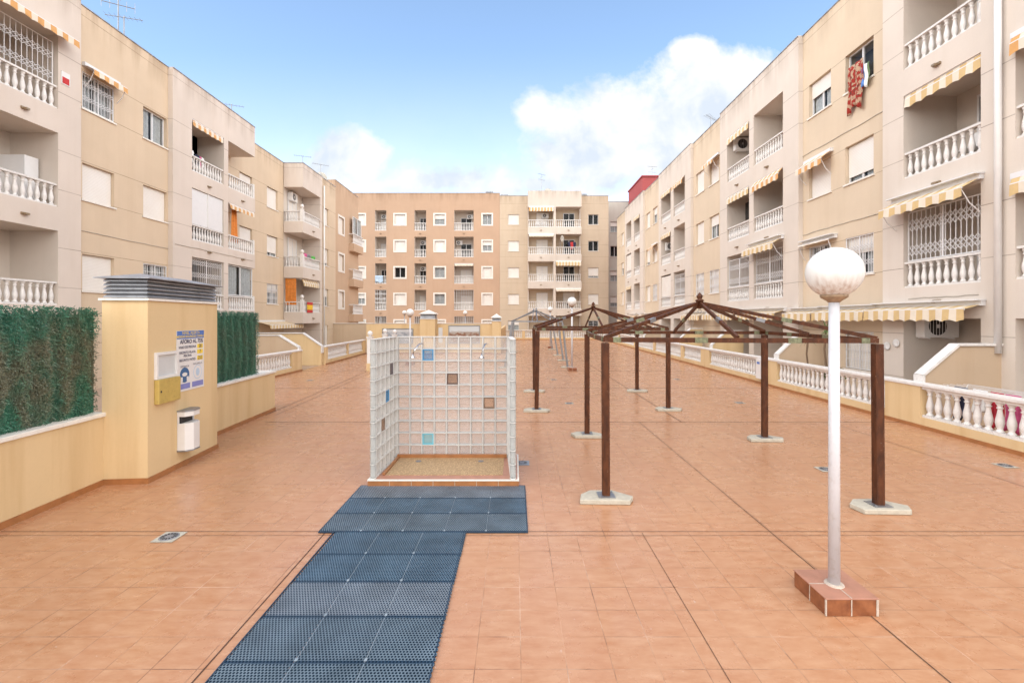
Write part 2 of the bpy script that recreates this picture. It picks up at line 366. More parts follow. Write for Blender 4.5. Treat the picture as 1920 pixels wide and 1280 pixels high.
def tag(o, label=None, cat=None, group=None, kind=None):
    if label: o['label'] = label
    if cat: o['category'] = cat
    if group: o['group'] = group
    if kind: o['kind'] = kind
    return o
def thing(name, label, cat, loc=(0, 0, 0), rz=0, group=None):
    o = bpy.data.objects.new(name, None); COL.objects.link(o); o.location = loc; o.rotation_euler = (0, 0, rz); o.empty_display_size = .2
    return tag(o, label, cat, group)
def local(mb, name, mat, parent, **k):
    """mesh written in the parent's own coordinates"""
    if not isinstance(mat, (list, tuple)): mat = [mat]
    me = bpy.data.meshes.new(name); me.from_pydata(mb.v, [], mb.f)
    for m_ in mat: me.materials.append(m_)
    me.polygons.foreach_set('material_index', mb.mi)
    if k.get('smooth'): me.polygons.foreach_set('use_smooth', [len(f) == 4 for f in mb.f])
    me.update(); o = bpy.data.objects.new(name, me); COL.objects.link(o); o.parent = parent
    if k.get('bevel'):
        b = o.modifiers.new('bevel', 'BEVEL'); b.width = k['bevel']; b.segments = 2; b.limit_method = 'ANGLE'
    return o
KIDS = {}
def copy_tree(o, parent=None, top=True):
    c = o.copy(); COL.objects.link(c)
    if not top: c.parent = parent
    for ch in [x for x in bpy.data.objects if x.parent == o]: copy_tree(ch, c, False)
    return c
def structure(mb, name, mat): return tag(mb.build(name, mat), kind='structure')

# ---------------------------------------------------------------- ground
g = MB(); g.quad((-1500, -1500, -.35), (1500, -1500, -.35), (1500, 1500, -.35), (-1500, 1500, -.35)); structure(g, 'ground', M['asphalt'])
g = MB(); g.box(-9.95, 10.2, -12, 51.6, -.3, 0); structure(g, 'plaza_floor', M['floor'])
g = MB(); g.box(-15.5, -9.96, -12, 51.6, -.3, -.01); g.box(10.21, 12.6, -12, 51.6, -.3, -.01); g.box(-15.5, 12.6, 51.61, 54.5, -.3, -.02); structure(g, 'terrace_floor', M['terr'])
g = MB()
def strip(x0, y0, x1, y1, w, z=.004):
    d_ = Vector((x1-x0, y1-y0, 0)).normalized(); a = Vector((-d_.y, d_.x, 0))*w/2
    g.quad((x0-a.x, y0-a.y, z), (x0+a.x, y0+a.y, z), (x1+a.x, y1+a.y, z), (x1-a.x, y1-a.y, z))
for y, w in ((5.13, .007), (5.04, .004), (10.55, .018), (10.33, .005), (15.7, .015), (20.8, .02), (31.5, .02)): strip(-9.9 if y > 12 else -5.8, y, 9.0, y, w)
strip(2.87, .5, 2.87, 10.55, .009); strip(-2.13, .5, -2.13, 5.1, .010); strip(3.86, 10.56, 3.86, 33, .018); strip(7.27, 5.1, 7.27, 10.5, .009)
strip(1.42, .5, 1.42, 5.1, .005)
strip(-6.2, 11.3, -6.75, 21, .02); strip(-5.95, 11.3, -6.45, 21, .012)
structure(g, 'floor_joints', M['joint'])

# ---------------------------------------------------------------- facade kit
def baluster_mb(h, r, n=10, mb=None, c=(0, 0, 0)):
    mb = mb or MB(); k = r
    prof = [(k*.95, 0), (k*.95, .05*h), (k*.75, .07*h), (k*.55, .12*h), (k*.80, .20*h), (k*1.0, .32*h), (k*.95, .42*h), (k*.68, .58*h), (k*.48, .74*h),
            (k*.50, .77*h), (k*.72, .79*h), (k*.72, .82*h), (k*.50, .845*h), (k*.62, .90*h), (k*.90, .95*h), (k*.92, h)]
    return mb.lathe(prof, c, n)
_bal = {}
def balustrade(root, F, s0, s1, zb, h, n=-.10, single=True, mat='stone', r=.062, pitch=.2, simple=False, name='balustrade', posts=()):
    m_ = MB(F); m_.box(s0, s1, n-.08, n+.08, zb, zb+.05)
    if not single: m_.box(s0, s1, n-.085, n+.085, zb+h-.055, zb+h)
    cnt = max(2, round(abs(s1-s0)/pitch)); hh = h-.105
    if simple:
        for i in range(cnt):
            c = s0+(i+.5)*(s1-s0)/cnt; m_.box(c-.03, c+.03, n-.03, n+.03, zb+.05, zb+h-.055)
    elif not single:
        for i in range(cnt):
            c = s0+(i+.5)*(s1-s0)/cnt; baluster_mb(hh, r, 6, m_, (c, n, zb+.05))
    o = m_.build(name, M[mat], root)
    if single: MB(F).box(s0, s1, n-.085, n+.085, zb+h-.055, zb+h).build('handrail', M[mat], o)
    if single and not simple:
        key = (round(hh, 3), round(r, 3))
        if key not in _bal:
            me = bpy.data.meshes.new('baluster'); q = baluster_mb(hh, r, 12); me.from_pydata(q.v, [], q.f); me.materials.append(M[mat])
            me.polygons.foreach_set('use_smooth', [len(f) == 4 for f in q.f]); me.update(); _bal[key] = me
        off = Vector((0, 0, 0)); p = o
        while p is not None: off += p.location; p = p.parent
        for i in range(cnt):
            c = s0+(i+.5)*(s1-s0)/cnt; b = bpy.data.objects.new('baluster', _bal[key]); COL.objects.link(b); b.parent = o
            b.location = Vector(F(c, n, zb+.05))-off; b.rotation_euler.z = random.uniform(0, 1)
    return o
def grille(parent, F, s0, s1, z0, z1, n, bands=((.22, .36), (.62, .76)), bar=.012, gap=.13, style='scissor', name='grille'):
    g = MB(F); w = .018
    for a, b in ((s0, s0+w*1.6), (s1-w*1.6, s1)): g.box(a, b, n-.015, n+.015, z0, z1)
    g.box(s0, s1, n-.014, n+.014, z0, z0+w*1.4); g.box(s0, s1, n-.014, n+.014, z1-w*1.4, z1)
    c = (s0+s1)/2; g.box(c-w, c+w, n-.016, n+.016, z0, z1)
    N = max(3, round(abs(s1-s0)/gap)); st = (s1-s0)/N
    for i in range(1, N):
        if abs(s0+i*st-c) > .03: g.box(s0+i*st-bar/2, s0+i*st+bar/2, n-bar/2, n+bar/2, z0, z1)
    hh = z1-z0
    if style == 'scissor':
        for lo, hi in bands:
            a, b = z0+lo*hh, z0+hi*hh; m2 = (a+b)/2
            for i in range(N):
                x0, x1 = s0+i*st, s0+(i+1)*st
                for za, zb_ in ((a, m2), (m2, b)):
                    for u, v in ((za, zb_), (zb_, za)):
                        P = Vector(F(x0, n+.01, u)); Q = Vector(F(x1, n+.01, v)); gg = MB(); gg.bar(P, Q, bar*.9)
                        base = len(g.v); g.v += gg.v; g.f += [tuple(k+base for k in f) for f in gg.f]; g.mi += gg.mi
    else:
        for k in range(1, 4): g.box(s0, s1, n-.008, n+.008, z0+k*hh/4-.008, z0+k*hh/4+.008)
    return g.build(name, M['metalw'], parent)
def section(root, F, s0, s1, z0, z1, ops, mat, body=8.0, ret=.9, cap=True, name='wall'):
    """one flat stretch of facade with rectangular openings (s0,s1,z0,z1,depth) sunk into it"""
    w = MB(F); ss = sorted(set([s0, s1]+[o[i] for o in ops for i in (0, 1)])); zs = sorted(set([z0, z1]+[o[i] for o in ops for i in (2, 3)]))
    ss = [x for x in ss if s0-1e-6 <= x <= s1+1e-6]
    for a, b in zip(ss, ss[1:]):
        run = None
        for c, d_ in zip(zs, zs[1:]):
            m1, m2 = (a+b)/2, (c+d_)/2
            hole = any(o[0] < m1 < o[1] and o[2] < m2 < o[3] for o in ops)
            if not hole: w.quad((a, 0, c), (b, 0, c), (b, 0, d_), (a, 0, d_))
    for o in ops:
        a, b, c, d_, e = o[:5]
        if e > .5: w.k = 1
        else: e = .62
        w.quad((a, 0, c), (a, 0, d_), (a, -e, d_), (a, -e, c)); w.quad((b, 0, c), (b, -e, c), (b, -e, d_), (b, 0, d_))
        w.quad((a, 0, d_), (b, 0, d_), (b, -e, d_), (a, -e, d_)); w.quad((a, 0, c), (a, -e, c), (b, -e, c), (b, 0, c))
        w.quad((a, -e, c), (a, -e, d_), (b, -e, d_), (b, -e, c)); w.k = 0
    # ends, back and roof deck, so that the block is a solid from any side
    w.quad((s0, 0, z0), (s0, 0, z1), (s0, -ret, z1), (s0, -ret, z0)); w.quad((s1, 0, z0), (s1, -ret, z0), (s1, -ret, z1), (s1, 0, z1))
    w.quad((s0, 0, z1), (s1, 0, z1), (s1, -.25, z1), (s0, -.25, z1)); w.quad((s0, -.25, z1), (s1, -.25, z1), (s1, -.25, z1-.8), (s0, -.25, z1-.8))
    w.quad((s0, -.25, z1-.8), (s1, -.25, z1-.8), (s1, -body, z1-.8), (s0, -body, z1-.8))
    w.build(name, [M[mat], M['tan_in']], root)
    if cap:
        c = MB(F); c.box(s0, s1, -.28, .03, z1+.002, z1+.035); c.build('parapet_coping', M['zinc'], root)
def window(root, F, a, b, c, d_, kind='shutter', n=-.16, sill=True, surround=False, gr=False, curtain=True):
    t = .045; o = MB(F)
    o.box(a, a+t, n-.03, n+.03, c, d_); o.box(b-t, b, n-.03, n+.03, c, d_); o.box(a+t, b-t, n-.029, n+.029, d_-t, d_); o.box(a+t, b-t, n-.029, n+.029, c, c+t)
    m_ = (a+b)/2
    if kind != 'shutter': o.box(m_-.03, m_+.03, n-.027, n+.027, c+t, d_-t)
    w = o.build('window', M['metalw'], root)
    if sill: MB(F).box(a-.06, b+.06, n+.031, .05, c-.055, c-.002).build('sill', M['cap'], w)
    if surround:
        q = MB(F); k = .16
        q.box(a-k, a, -.02, .035, c-k, d_+k); q.box(b, b+k, -.02, .035, c-k, d_+k); q.box(a, b, -.02, .034, d_, d_+k); q.box(a, b, -.02, .034, c-k, c); q.build('surround', M['cap'], w)
    f = {'shutter': 0, 'half': .55, 'ajar': .16, 'glass': 1, 'dark': 1, 'low': .35}[kind]
    zs = c+(d_-c)*f
    if f < 1: MB(F).box(a+.01, b-.01, n+.032, n+.05, zs+.012 if f else c+.012, d_-.012).build('shutter', M['shutter'], w)
    if f > 0:
        MB(F).quad((a+t, n-.01, c+t), (b-t, n-.01, c+t), (b-t, n-.01, d_-t), (a+t, n-.01, d_-t)); p = MB(F)
        p.box(a+t, b-t, n-.012, n-.006, c+t, d_-t); p.build('pane', M['pane'], w)
        q = MB(F); q.quad((a, n-.39, c), (b, n-.39, c), (b, n-.39, d_), (a, n-.39, d_)); q.build('interior', M['dark' if kind == 'dark' else 'shadein'], w)
        if curtain and kind != 'dark':
            q = MB(F); N = 26; e = b-a
            for (x0, x1) in ((a+.05, a+.05+e*.40), (b-.05-e*.42, b-.05)):
                pv = None
                for i in range(N+1):
                    x = x0+(x1-x0)*i/N; y = n-.055+.015*math.sin(i*1.4); cur = (q.V((x, y, c+.03)), q.V((x, y, d_-.05)))
                    if pv: q.face([pv[0], cur[0], cur[1], pv[1]])
                    pv = cur
            q.build('curtain', M['curtain'], w, smooth=True)
    if gr: grille(w, F, a+.005, b-.005, c+.02, d_-.005, -.03, gap=.12, style='scissor' if gr == 's' else 'bars')
    return w
def awning(root, F, s0, s1, z, proj=.5, drop=.35, val=.22, a='aw_y', cas=True, arms=True, n0=0.0, box=False):
    c = MB(F); c.box(s0-.03, s1+.03, n0+.003, n0+.11, z-.02, z+.10)
    if box: c.box(s0-.05, s1+.05, n0+.003, n0+.26, z+.10, z+.13); 
    w = c.build('awning', M['metalw'], root)
    f = MB(F); N = max(6, int(round(abs(s1-s0)/.18))); st = (s1-s0)/N
    for i in range(N):
        f.k = i % 2; x0, x1 = s0+i*st, s0+(i+1)*st
        f.quad((x0, n0+.1, z), (x1, n0+.1, z), (x1, n0+proj, z-drop), (x0, n0+proj, z-drop))
        sw = lambda x: .012*math.sin(x*7)
        zz = z-drop-.0; M_ = 5
        for j in range(M_):
            u0, u1 = x0+(x1-x0)*j/M_, x0+(x1-x0)*(j+1)/M_
            h0 = val*(1-.16*abs(math.cos(math.pi*(i+j/M_)*.5)*1)); h1 = val*(1-.16*abs(math.cos(math.pi*(i+(j+1)/M_)*.5)))
            f.quad((u0, n0+proj+.004, zz), (u1, n0+proj+.004, zz), (u1, n0+proj+.012+sw(u1), zz-h1), (u0, n0+proj+.012+sw(u0), zz-h0))
    f.build('fabric', [M[a], M['aw_w']], w)
    b = MB(F); b.box(s0, s1, n0+proj-.02, n0+proj+.002, z-drop-.02, z-drop+.025)
    b.build('front_bar', M['metalw'], w)
    if arms:
        for s_ in (s0+.04, s1-.04): q = MB(); q.tube([F(s_, n0+proj-.01, z-drop), F(s_, n0+proj*.55, z-drop-.35), F(s_, n0+.03, z-drop-.55)], .012, 6); q.build('support_arm', M['metalw'], w)
    return w
def door(root, F, a, b, c, d_, n, open_=False):
    o = MB(F)
    for x in (a, (a+b)/2-.03, b-.06): o.box(x, x+.06, n, n+.05, c, d_)
    o.box(a+.06, b-.06, n+.001, n+.049, d_-.06, d_); o.box(a+.06, b-.06, n+.001, n+.049, c, c+.08)
    w = o.build('balcony_door', M['metalw'], root)
    if open_: MB(F).box(a+.05, b-.05, n+.012, n+.03, c+.08, d_-.05).build('pane', M['pane'], w); MB(F).quad((a, n+.006, c), (b, n+.006, c), (b, n+.006, d_), (a, n+.006, d_)).__class__
    else: MB(F).box(a+.05, b-.05, n+.012, n+.03, c+.08, d_-.05).build('shutter', M['shutter'], w)
    if open_:
        q = MB(F); q.quad((a, n+.006, c), (b, n+.006, c), (b, n+.006, d_), (a, n+.006, d_)); q.build('interior', M['dark'], w)
    return w
def light(root, F, s_, z, n=0.0):
    o = MB(F); o.box(s_-.10, s_+.10, n, n+.05, z-.03, z+.03); o.box(s_-.05, s_+.05, n+.05, n+.13, z-.045, z+.01); return o.build('balcony_light', M['fix'], root)
def ac_unit(label, F, s_, n, z, w=.8, h=.55, dp=.28, face='n', old=False):
    """split air conditioner on two brackets; fan on the face that looks out"""
    c = F(s_, n, z); t = thing('air_conditioner', label, 'air conditioner', c, 0, 'air conditioners on the facades')
    if face == 'n': G = lambda a, b, d_: F(s_+a, n+b, z+d_)
    else: G = lambda a, b, d_: F(s_+b*face, n+a, z+d_)
    o = MB(G); o.box(-w/2, w/2, 0, dp, 0, h); o.build('casing', M['white'], t, bevel=.012)
    o = MB(G); k = 20; cx = -w*.12; r = h*.40
    ring = [o.V((cx+r*math.cos(2*math.pi*j/k), dp+.004, h/2+r*math.sin(2*math.pi*j/k))) for j in range(k)]; o.face(ring)
    f = o.build('fan', M['black'], t)
    o = MB(G)
    for j in range(6): x = cx-r+2*r*(j+.5)/6; hh = math.sqrt(max(0, r*r-(x-cx)**2)); o.box(x-.006, x+.006, dp+.006, dp+.012, h/2-hh, h/2+hh)
    o.box(cx-.05, cx+.05, dp+.012, dp+.02, h/2-.05, h/2+.05); o.build('fan_guard', M['grey' if old else 'white'], f)
    o = MB(G)
    for x in (-w*.35, w*.35): o.box(x-.02, x+.02, -.08, dp, -.04, -.003)
    o.build('bracket', M['metalw'], t); return t
XL = 14.2
def FL(x0): return lambda s_, n, z: (-x0+n, s_, z)
def FR(x0): return lambda s_, n, z: (x0-n, s_, z)
def FB(y0): return lambda s_, n, z: (s_, y0-n, z)
def yl(px, x0=XL): return x0*F0/(VX-px)
def yr(px, x0=10.9): return x0*F0/(px-VX)
def xb(px, y0): return (px-VX)/F0*y0

# ---------------------------------------------------------------- left apartment building
P = 3.04; ZL = [2.816, 5.856, 8.896]; RT = 12.8
LB = thing('apartment_building', 'long pale and beige apartment building on the left, white balustrades, nearest roof antenna above it', 'building', (-XL, 18, 0))
F1 = FL(XL); F2 = FL(14.4); F3 = FL(15.5)
# near pale section with three loggias
a0, a1 = 4.6, yl(109)
ops = [(a0+2.2, a1, z, z+2.3, 1.5) for z in ZL]+[(a0+2.2, a1, .05, 2.3, 1.5)]
section(LB, F1, 2.0, yl(152), -.3, RT, ops, 'lilac', ret=1.9)
for i, z in enumerate(ZL):
    balustrade(LB, F1, a0+2.2, a1, z, .72, -.12, True, r=.066, pitch=.205)
    light(LB, F1, yl(45), z-.42)
grille(LB, F1, a0+2.2, a1-.05, ZL[2]+.72, ZL[2]+2.05, -.12, gap=.15, bands=((.12, .30), (.58, .76)))
awning(LB, F1, a0+2.1, a1+.25, ZL[2]+2.35, .42, .12, .22, 'aw_o', arms=False)
door(LB, F1, a0+3.3, a0+5.0, ZL[1]+.05, ZL[1]+2.1, -1.48)
q = MB(F1); q.box(13.68, 14.08, -1.3, -.55, ZL[1]+.02, ZL[1]+1.47); cab = q.build('storage_cabinet', M['metalw'])
tag(cab, 'white storage cabinet standing in the second floor loggia at the left edge', 'cabinet')
q = MB(F1); q.box(yl(114), yl(114)+.28, .004, .02, 9.75, 10.15); q.build('alarm_plate', M['white'], LB); q = MB(F1); q.box(yl(114)+.03, yl(114)+.25, .021, .024, 9.78, 9.98); q.build('alarm_plate_print', M['flagr'], LB)
# beige section
s0, s1 = yl(152), yl(324, 14.4)
wx = [(yl(154, 14.4), yl(214, 14.4)), (yl(268.5, 14.4), yl(313, 14.4))]
ws = []
for (a, b) in wx:
    for i in range(3): ws.append((a, b, 3.33+P*i, 4.55+P*i, .22))
section(LB, F2, s0, s1, -.3, RT, ws, 'beige')
kinds = {(0, 0): ('shutter', 0), (0, 1): ('shutter', 0), (0, 2): ('glass', 's'), (1, 0): ('glass', 'b'), (1, 1): ('shutter', 0), (1, 2): ('glass', 0)}
for j, (a, b) in enumerate(wx):
    for i in range(3): k, gr = kinds[(j, i)]; window(LB, F2, a, b, 3.33+P*i, 4.55+P*i, k, gr=gr)
awning(LB, F2, wx[0][0]+.02, wx[0][1]+.12, 4.75+P*2, .38, .14, .2, 'aw_o')
# pale section with pairs of balconies
s0, s1 = yl(324), yl(478); A0, A1, B0, B1 = yl(360), yl(420), yl(428), s1
ops = []
for z in ZL: ops += [(A0, A1, z, z+2.3, 1.3)]
section(LB, F1, s0, B0, -.3, RT, ops+[(A0, A1, .3, 2.3, 1.3)], 'lilac', ret=1.6)
# open-ended balcony stack: floor slabs with panels
for i, z in enumerate([-.22]+ZL+[ZL[2]+P]):
    q = MB(F1)
    if i == 0: q.box(B0+.002, B1, -1.3, 0, -.3, .1)
    elif i == 4: q.box(B0+.002, B1, -1.3, 0, z-.74, RT)
    else: q.box(B0+.002, B1, -1.3, 0, z-.74, z)
    q.build('balcony_slab', M['lilac'], LB)
MB(F1).box(B0, B1, -.28, .03, RT+.002, RT+.035).build('parapet_coping', M['zinc'], LB)
for i, z in enumerate(ZL):
    balustrade(LB, F1, A0, A1, z, .72, -.12, True, r=.06, pitch=.19)
    balustrade(LB, F1, B0+.02, B1-.06, z, .72, -.12, True, r=.06, pitch=.19)
    q = MB(F1); q.box(B1-.14, B1, -.20, -.02, z, z+.80); q.build('newel_post', M['stone'], LB)
    q = MB(F1); q.box(B1-.06, B1, -1.28, -.2, z+.68, z+.74); q.build('end_rail', M['stone'], LB)
    light(LB, F1, (A0+A1)/2, z-.40); light(LB, F1, (B0+B1)/2, z-.40)
awning(LB, F1, A0+.05, A1-.05, ZL[2]+2.28, .12, .10, .2, 'aw_o', arms=False, n0=-.12)
awning(LB, F1, B0+.1, B1-.1, ZL[1]+2.28, .15, .08, .2, 'aw_o', arms=False, n0=-.12)
grille(LB, F1, A0+.03, A1-.03, ZL[0]+.72, ZL[0]+2.28, -.12, bands=((.1, .25), (.45, .6), (.8, .95)))
# blinds closing the second floor loggia; glazing on the first floor one
q = MB(F1); q.box(A0+.02, A1-.02, -.10, -.06, ZL[1]+.74, ZL[1]+2.28); q.build('roller_blind', M['metalw'], LB)
q = MB(F1); q.box((A0+A1)/2-.03, (A0+A1)/2+.03, -.06, -.03, ZL[1]+.74, ZL[1]+2.28); q.build('blind_mullion', M['white'], LB)
window(LB, F1, B0+.05, B1-.1, ZL[0]+.75, ZL[0]+2.28, 'glass', n=-.12, sill=False)
q = MB(F1); pv = None
for i in range(15):
    x = B0+.75+.05*i; y = -.35+.05*math.sin(i*1.3); cur = (q.V((x, y, ZL[1]+.3)), q.V((x*.6+(B0+.95)*.4, y, ZL[1]+2.25)))
    if pv: q.face([pv[0], cur[0], cur[1], pv[1]])
    pv = cur
q.build('balcony_curtain', M['orangecloth'], LB, smooth=True)
# recessed beige section behind the open balconies
s0, s1 = s1-3.6, yl(532, 15.5)
cols = [(yl(449, 15.5), yl(473, 15.5)), (yl(500.5, 15.5), yl(520.5, 15.5))]
section(LB, F3, s0, s1, -.3, RT, [(a, b, 3.33+P*i, 4.6+P*i, .22) for a, b in cols for i in range(3)], 'beige', ret=2)
for j, (a, b) in enumerate(cols):
    for i in range(3): window(LB, F3, a, b, 3.33+P*i, 4.6+P*i, [['shutter', 'shutter', 'shutter'], ['half', 'ajar', 'shutter']][j][i], gr='s' if (j, i) == (1, 0) else 0)
# corner balcony block
s0, s1 = 30.45, yl(604); FF = FB(30.45)
section(LB, F3, s0, yl(628, 14.4)-.01, -.3, RT, [], 'tan_in', cap=False)
for i, z in enumerate([0]+ZL+[ZL[2]+P]):
    q = MB()
    if i: q.box(-15.48, -XL, s0, s1-.3, z-.74, z if i < 4 else RT)
    q.build('balcony_slab', M['lilac'], LB) if i else None
q = MB(); q.box(-15.49, -XL+.004, s1-.3, s1, -.3, RT); q.build('balcony_side_wall', M['lilac'], LB)
MB().box(-15.52, -XL+.03, s0-.03, s1, RT+.002, RT+.035).build('parapet_coping', M['zinc'], LB)
for i, z in enumerate(ZL):
    balustrade(LB, F1, s0+.12, s1-.3, z, .72, -.10, True, r=.06, pitch=.19)
    balustrade(LB, FB(s0), -15.45, -XL-.12, z, .72, -.10, True, r=.06, pitch=.19)
    q = MB(); q.box(-XL-.2, -XL, s0, s0+.2, z, z+.85); q.lathe([(.03, 0), (.06, .02), (.05, .05), (.11, .12), (.125, .2), (.10, .27), (.01, .33)], (-XL-.1, s0+.1, z+.85), 12)
    q.build('newel_post', M['stone'], LB)
    light(LB, F1, (s0+s1)/2, z-.4)
    door(LB, F3, s0+.5, s0+1.7, z+.03, z+2.05, .02)
awning(LB, F1, s0+.2, s1-.35, ZL[0]+2.25, .25, .25, .25, 'aw_y', arms=False, n0=-.3)
q = MB(F1); pv = None
for i in range(13):
    x = s0+.06; y = -1.2+.06*i; cur = (q.V((x+.03*math.sin(i*1.7), y, ZL[0]+.5)), q.V((x, y, ZL[0]+2.25)))
    if pv: q.face([pv[0], cur[0], cur[1], pv[1]])
    pv = cur
q.build('balcony_curtain', M['orangecloth'], LB, smooth=True)
ac_unit('white air conditioner in the topmost corner balcony of the left building', F3, s0+.9, .05, ZL[2]+1.55, .8, .55)
ac_unit('air conditioner with dark fan over the ground floor terrace of the left building', F3, s0+1.3, .05, 1.75, .8, .55)
# drain pipe and last beige section
MB().tube([(-XL+.08, yl(606), .0), (-XL+.08, yl(606), RT-.6)], .055, 8).build('drain_pipe', M['white'], LB, smooth=True)
s0, s1 = yl(604), yl(628, 14.3)
c0, c1 = yl(607.5), yl(617)
section(LB, FL(14.25), s0, s1, -.3, RT, [(c0, c1, 3.33+P*i, 4.6+P*i, .22) for i in range(3)]+[(c0, c1, .3, 1.9, .2)], 'beige')
for i in range(3): window(LB, FL(14.25), c0, c1, 3.33+P*i, 4.6+P*i, ['half', 'ajar', 'shutter'][i])
window(LB, FL(14.25), c0, c1, .3, 1.9, 'shutter')
awning(LB, F3, yl(478, 15.5), yl(545, 15.5), 2.2, .9, .2, .25, 'aw_y', arms=False)

# ---------------------------------------------------------------- orange building: wing + long rear facade
OB = thing('apartment_building', 'orange rendered apartment building closing the left rear corner of the courtyard', 'building', (-10, 54, 0))
FW = FL(14.3); s0, s1 = yl(628, 14.3), yl(672, 14.3)
ow = [(yl(635, 14.3), yl(644.5, 14.3))]
section(OB, FW, s0, s1, -.3, 13.4, [(a, b, 3.3+P*i, 4.6+P*i, .2) for a, b in ow for i in range(3)], 'orange_w', ret=8)
for a, b in ow:
    for i in range(3): window(OB, FW, a, b, 3.3+P*i, 4.6+P*i, 'shutter', surround=True, sill=False)
for i, z in enumerate(ZL):
    q = MB(FW); q.box(yl(654, 14.3), s1, -.1, .45, z-.7, z-.04); q.build('balcony_slab', M['orange_w'], OB)
    balustrade(OB, FW, yl(654, 14.3), s1, z-.04, .85, .36, False, r=.05, pitch=.2, mat='white')
    q = MB(FW); q.box(yl(654, 14.3), yl(654, 14.3)+.05, .0, .28, z+.74, z+.80); q.box(s1-.05, s1, .0, .28, z+.74, z+.80); q.build('end_rail', M['white'], OB)
window(OB, FW, yl(655, 14.3), s1-.2, ZL[2]+.85, ZL[2]+2.3, 'glass', n=.3, sill=False)
YB = 54; FO = FB(YB); PB = 3.146; ox = lambda p: xb(p, YB)
zr = lambda k: 13.54-PB*k
ww = [(ox(670.5), ox(684)), (ox(740), ox(760)), (ox(815), ox(834)), (ox(905), ox(922))]
bb = [(ox(703), ox(724.3)), (ox(777), ox(799)), (ox(851.5), ox(888))]
ops = [(a, b, zr(k), zr(k)+1.2, .25) for a, b in ww for k in range(5)]+[(a, b, 12.82-PB*k, 12.82-PB*k+2.42, 1.3) for a, b in bb for k in range(5)]
section(OB, FO, ox(640), ox(937), -1, 17.25, ops, 'orange', ret=3)
K = [['shutter', 'shutter', 'shutter', 'half', 'half'], ['shutter', 'shutter', 'dark', 'shutter', 'half'], ['half', 'shutter', 'glass', 'glass', 'half'], ['glass', 'half', 'shutter', 'shutter', 'half']]
for j, (a, b) in enumerate(ww):
    for k in range(5): window(OB, FO, a, b, zr(k), zr(k)+1.2, K[j][k], surround=True, sill=False)
for j, (a, b) in enumerate(bb):
    for k in range(5):
        z = 12.82-PB*k
        if k < 4:
            balustrade(OB, FO, a, b, z, .92, -.08, False, mat='white', pitch=.2, r=.055)
            light(OB, FO, (a+b)/2, z-.33)
        door(OB, FO, a+(b-a)*.28, b-(b-a)*.14, z+.03, z+1.75, -1.29, open_=(j, k) in ((1, 0), (1, 1), (2, 0), (2, 1), (0, 2), (1, 2)))
grille(OB, FO, bb[0][0], bb[0][1], 12.82-3*PB+.92, 12.82-3*PB+2.4, -.05, gap=.25, bar=.03); grille(OB, FO, bb[2][0], bb[2][1], 12.82-3*PB+.92, 12.82-3*PB+2.4, -.05, gap=.3, bar=.03, style='bars')
for j, (a, b) in enumerate(bb): grille(OB, FO, a, b, 12.82-4*PB+1.2, 12.82-4*PB+2.4, -.05, gap=.25, bar=.03, style='bars')
awning(OB, FO, bb[2][0]+.05, bb[2][1]-.05, 12.82-2*PB+2.38, .1, .05, .25, 'aw_w', arms=False, n0=-.12)
for (j, k, sd_) in ((0, 0, 'fourth'), (1, 1, 'third'), (2, 0, 'fourth'), (2, 1, 'third'), (1, 2, 'second')):
    a, b = bb[j]; ac_unit('small air conditioner, %s floor, %s balcony column of the orange building' % (sd_, ['left', 'middle', 'wide right'][j]), FO, b-.5 if j != 2 or k == 0 else a+.5, -1.2, 12.82-PB*k+1.6, .75, .5)
# ---------------------------------------------------------------- beige rear building
BB = thing('apartment_building', 'beige rear apartment building with a projecting double stack of white railed balconies', 'building', (5, 54, 0))
wb = [(ox(952.5), ox(973)), (ox(1103), ox(1122))]
ops = [(a, b, zr(k), zr(k)+1.2, .25) for a, b in wb for k in range(5)]
section(BB, FB(YB), ox(937.2), ox(1141), -1, 16.95, ops, 'beige_b', ret=4)
K = [['shutter']*4+['half'], ['dark', 'dark', 'ajar', 'shutter', 'dark']]
for j, (a, b) in enumerate(wb):
    for k in range(5): window(BB, FB(YB), a, b, zr(k), zr(k)+1.2, K[j][k], gr='b' if k == 4 and j else 0)
YP = 52.6; xp = lambda p: xb(p, YP)
c0, c1, cm = xp(990), xp(1090.5), xp(1040)
q = MB(); q.box(c0, c1, YP, YB-.003, 15.3, 17.15); q.build('roof_fascia', M['pale_b'], BB)
for k in range(5):
    z = 12.95-3.14*k
    q = MB(); q.box(c0, c1, YP, YB-.002, z-.8, z); q.build('balcony_slab', M['pale_b'], BB)
    if k < 4:
        for a, b in ((c0+.05, cm-.13), (cm+.13, c1-.05)):
            balustrade(BB, FB(YP), a, b, z, .85, -.08, False, mat='white', pitch=.22, r=.055); light(BB, FB(YP), (a+b)/2, z-.35)
            door(BB, FB(YB), a+1.0, b-.6, z+.02, z+1.9, .02, open_=(k, a > cm) in ((0, True), (1, True), (2, True)))
        q = MB(); q.box(c0+.051, c0+.1, YP+.17, YB-.01, z+.8, z+.85); q.box(c1-.1, c1-.051, YP+.17, YB-.01, z+.8, z+.85); q.build('end_rail', M['white'], BB)
q = MB(); q.box(cm-.13, cm+.13, YP-.04, YB-.01, -.5, 15.3); q.build('divider_wall', M['pale_b'], BB)
q = MB()
for x in (c0+.06, c1-.06): q.box(x-.055, x+.055, YP+.9, YB-.01, -.5, 15.3)
q.build('balcony_return_wall', M['pale_b'], BB)
for k, a, b, c in ((0, c0+.1, cm-.15, 'aw_o'), (1, c0+.1, cm-.15, 'aw_w'), (2, cm+.15, c1-.1, 'aw_y'), (3, cm+.15, c1-.1, 'aw_w')):
    awning(BB, FB(YP), a, b, 15.25-3.14*k, .25, .1, .45 if c != 'aw_w' else .22, c, arms=False)
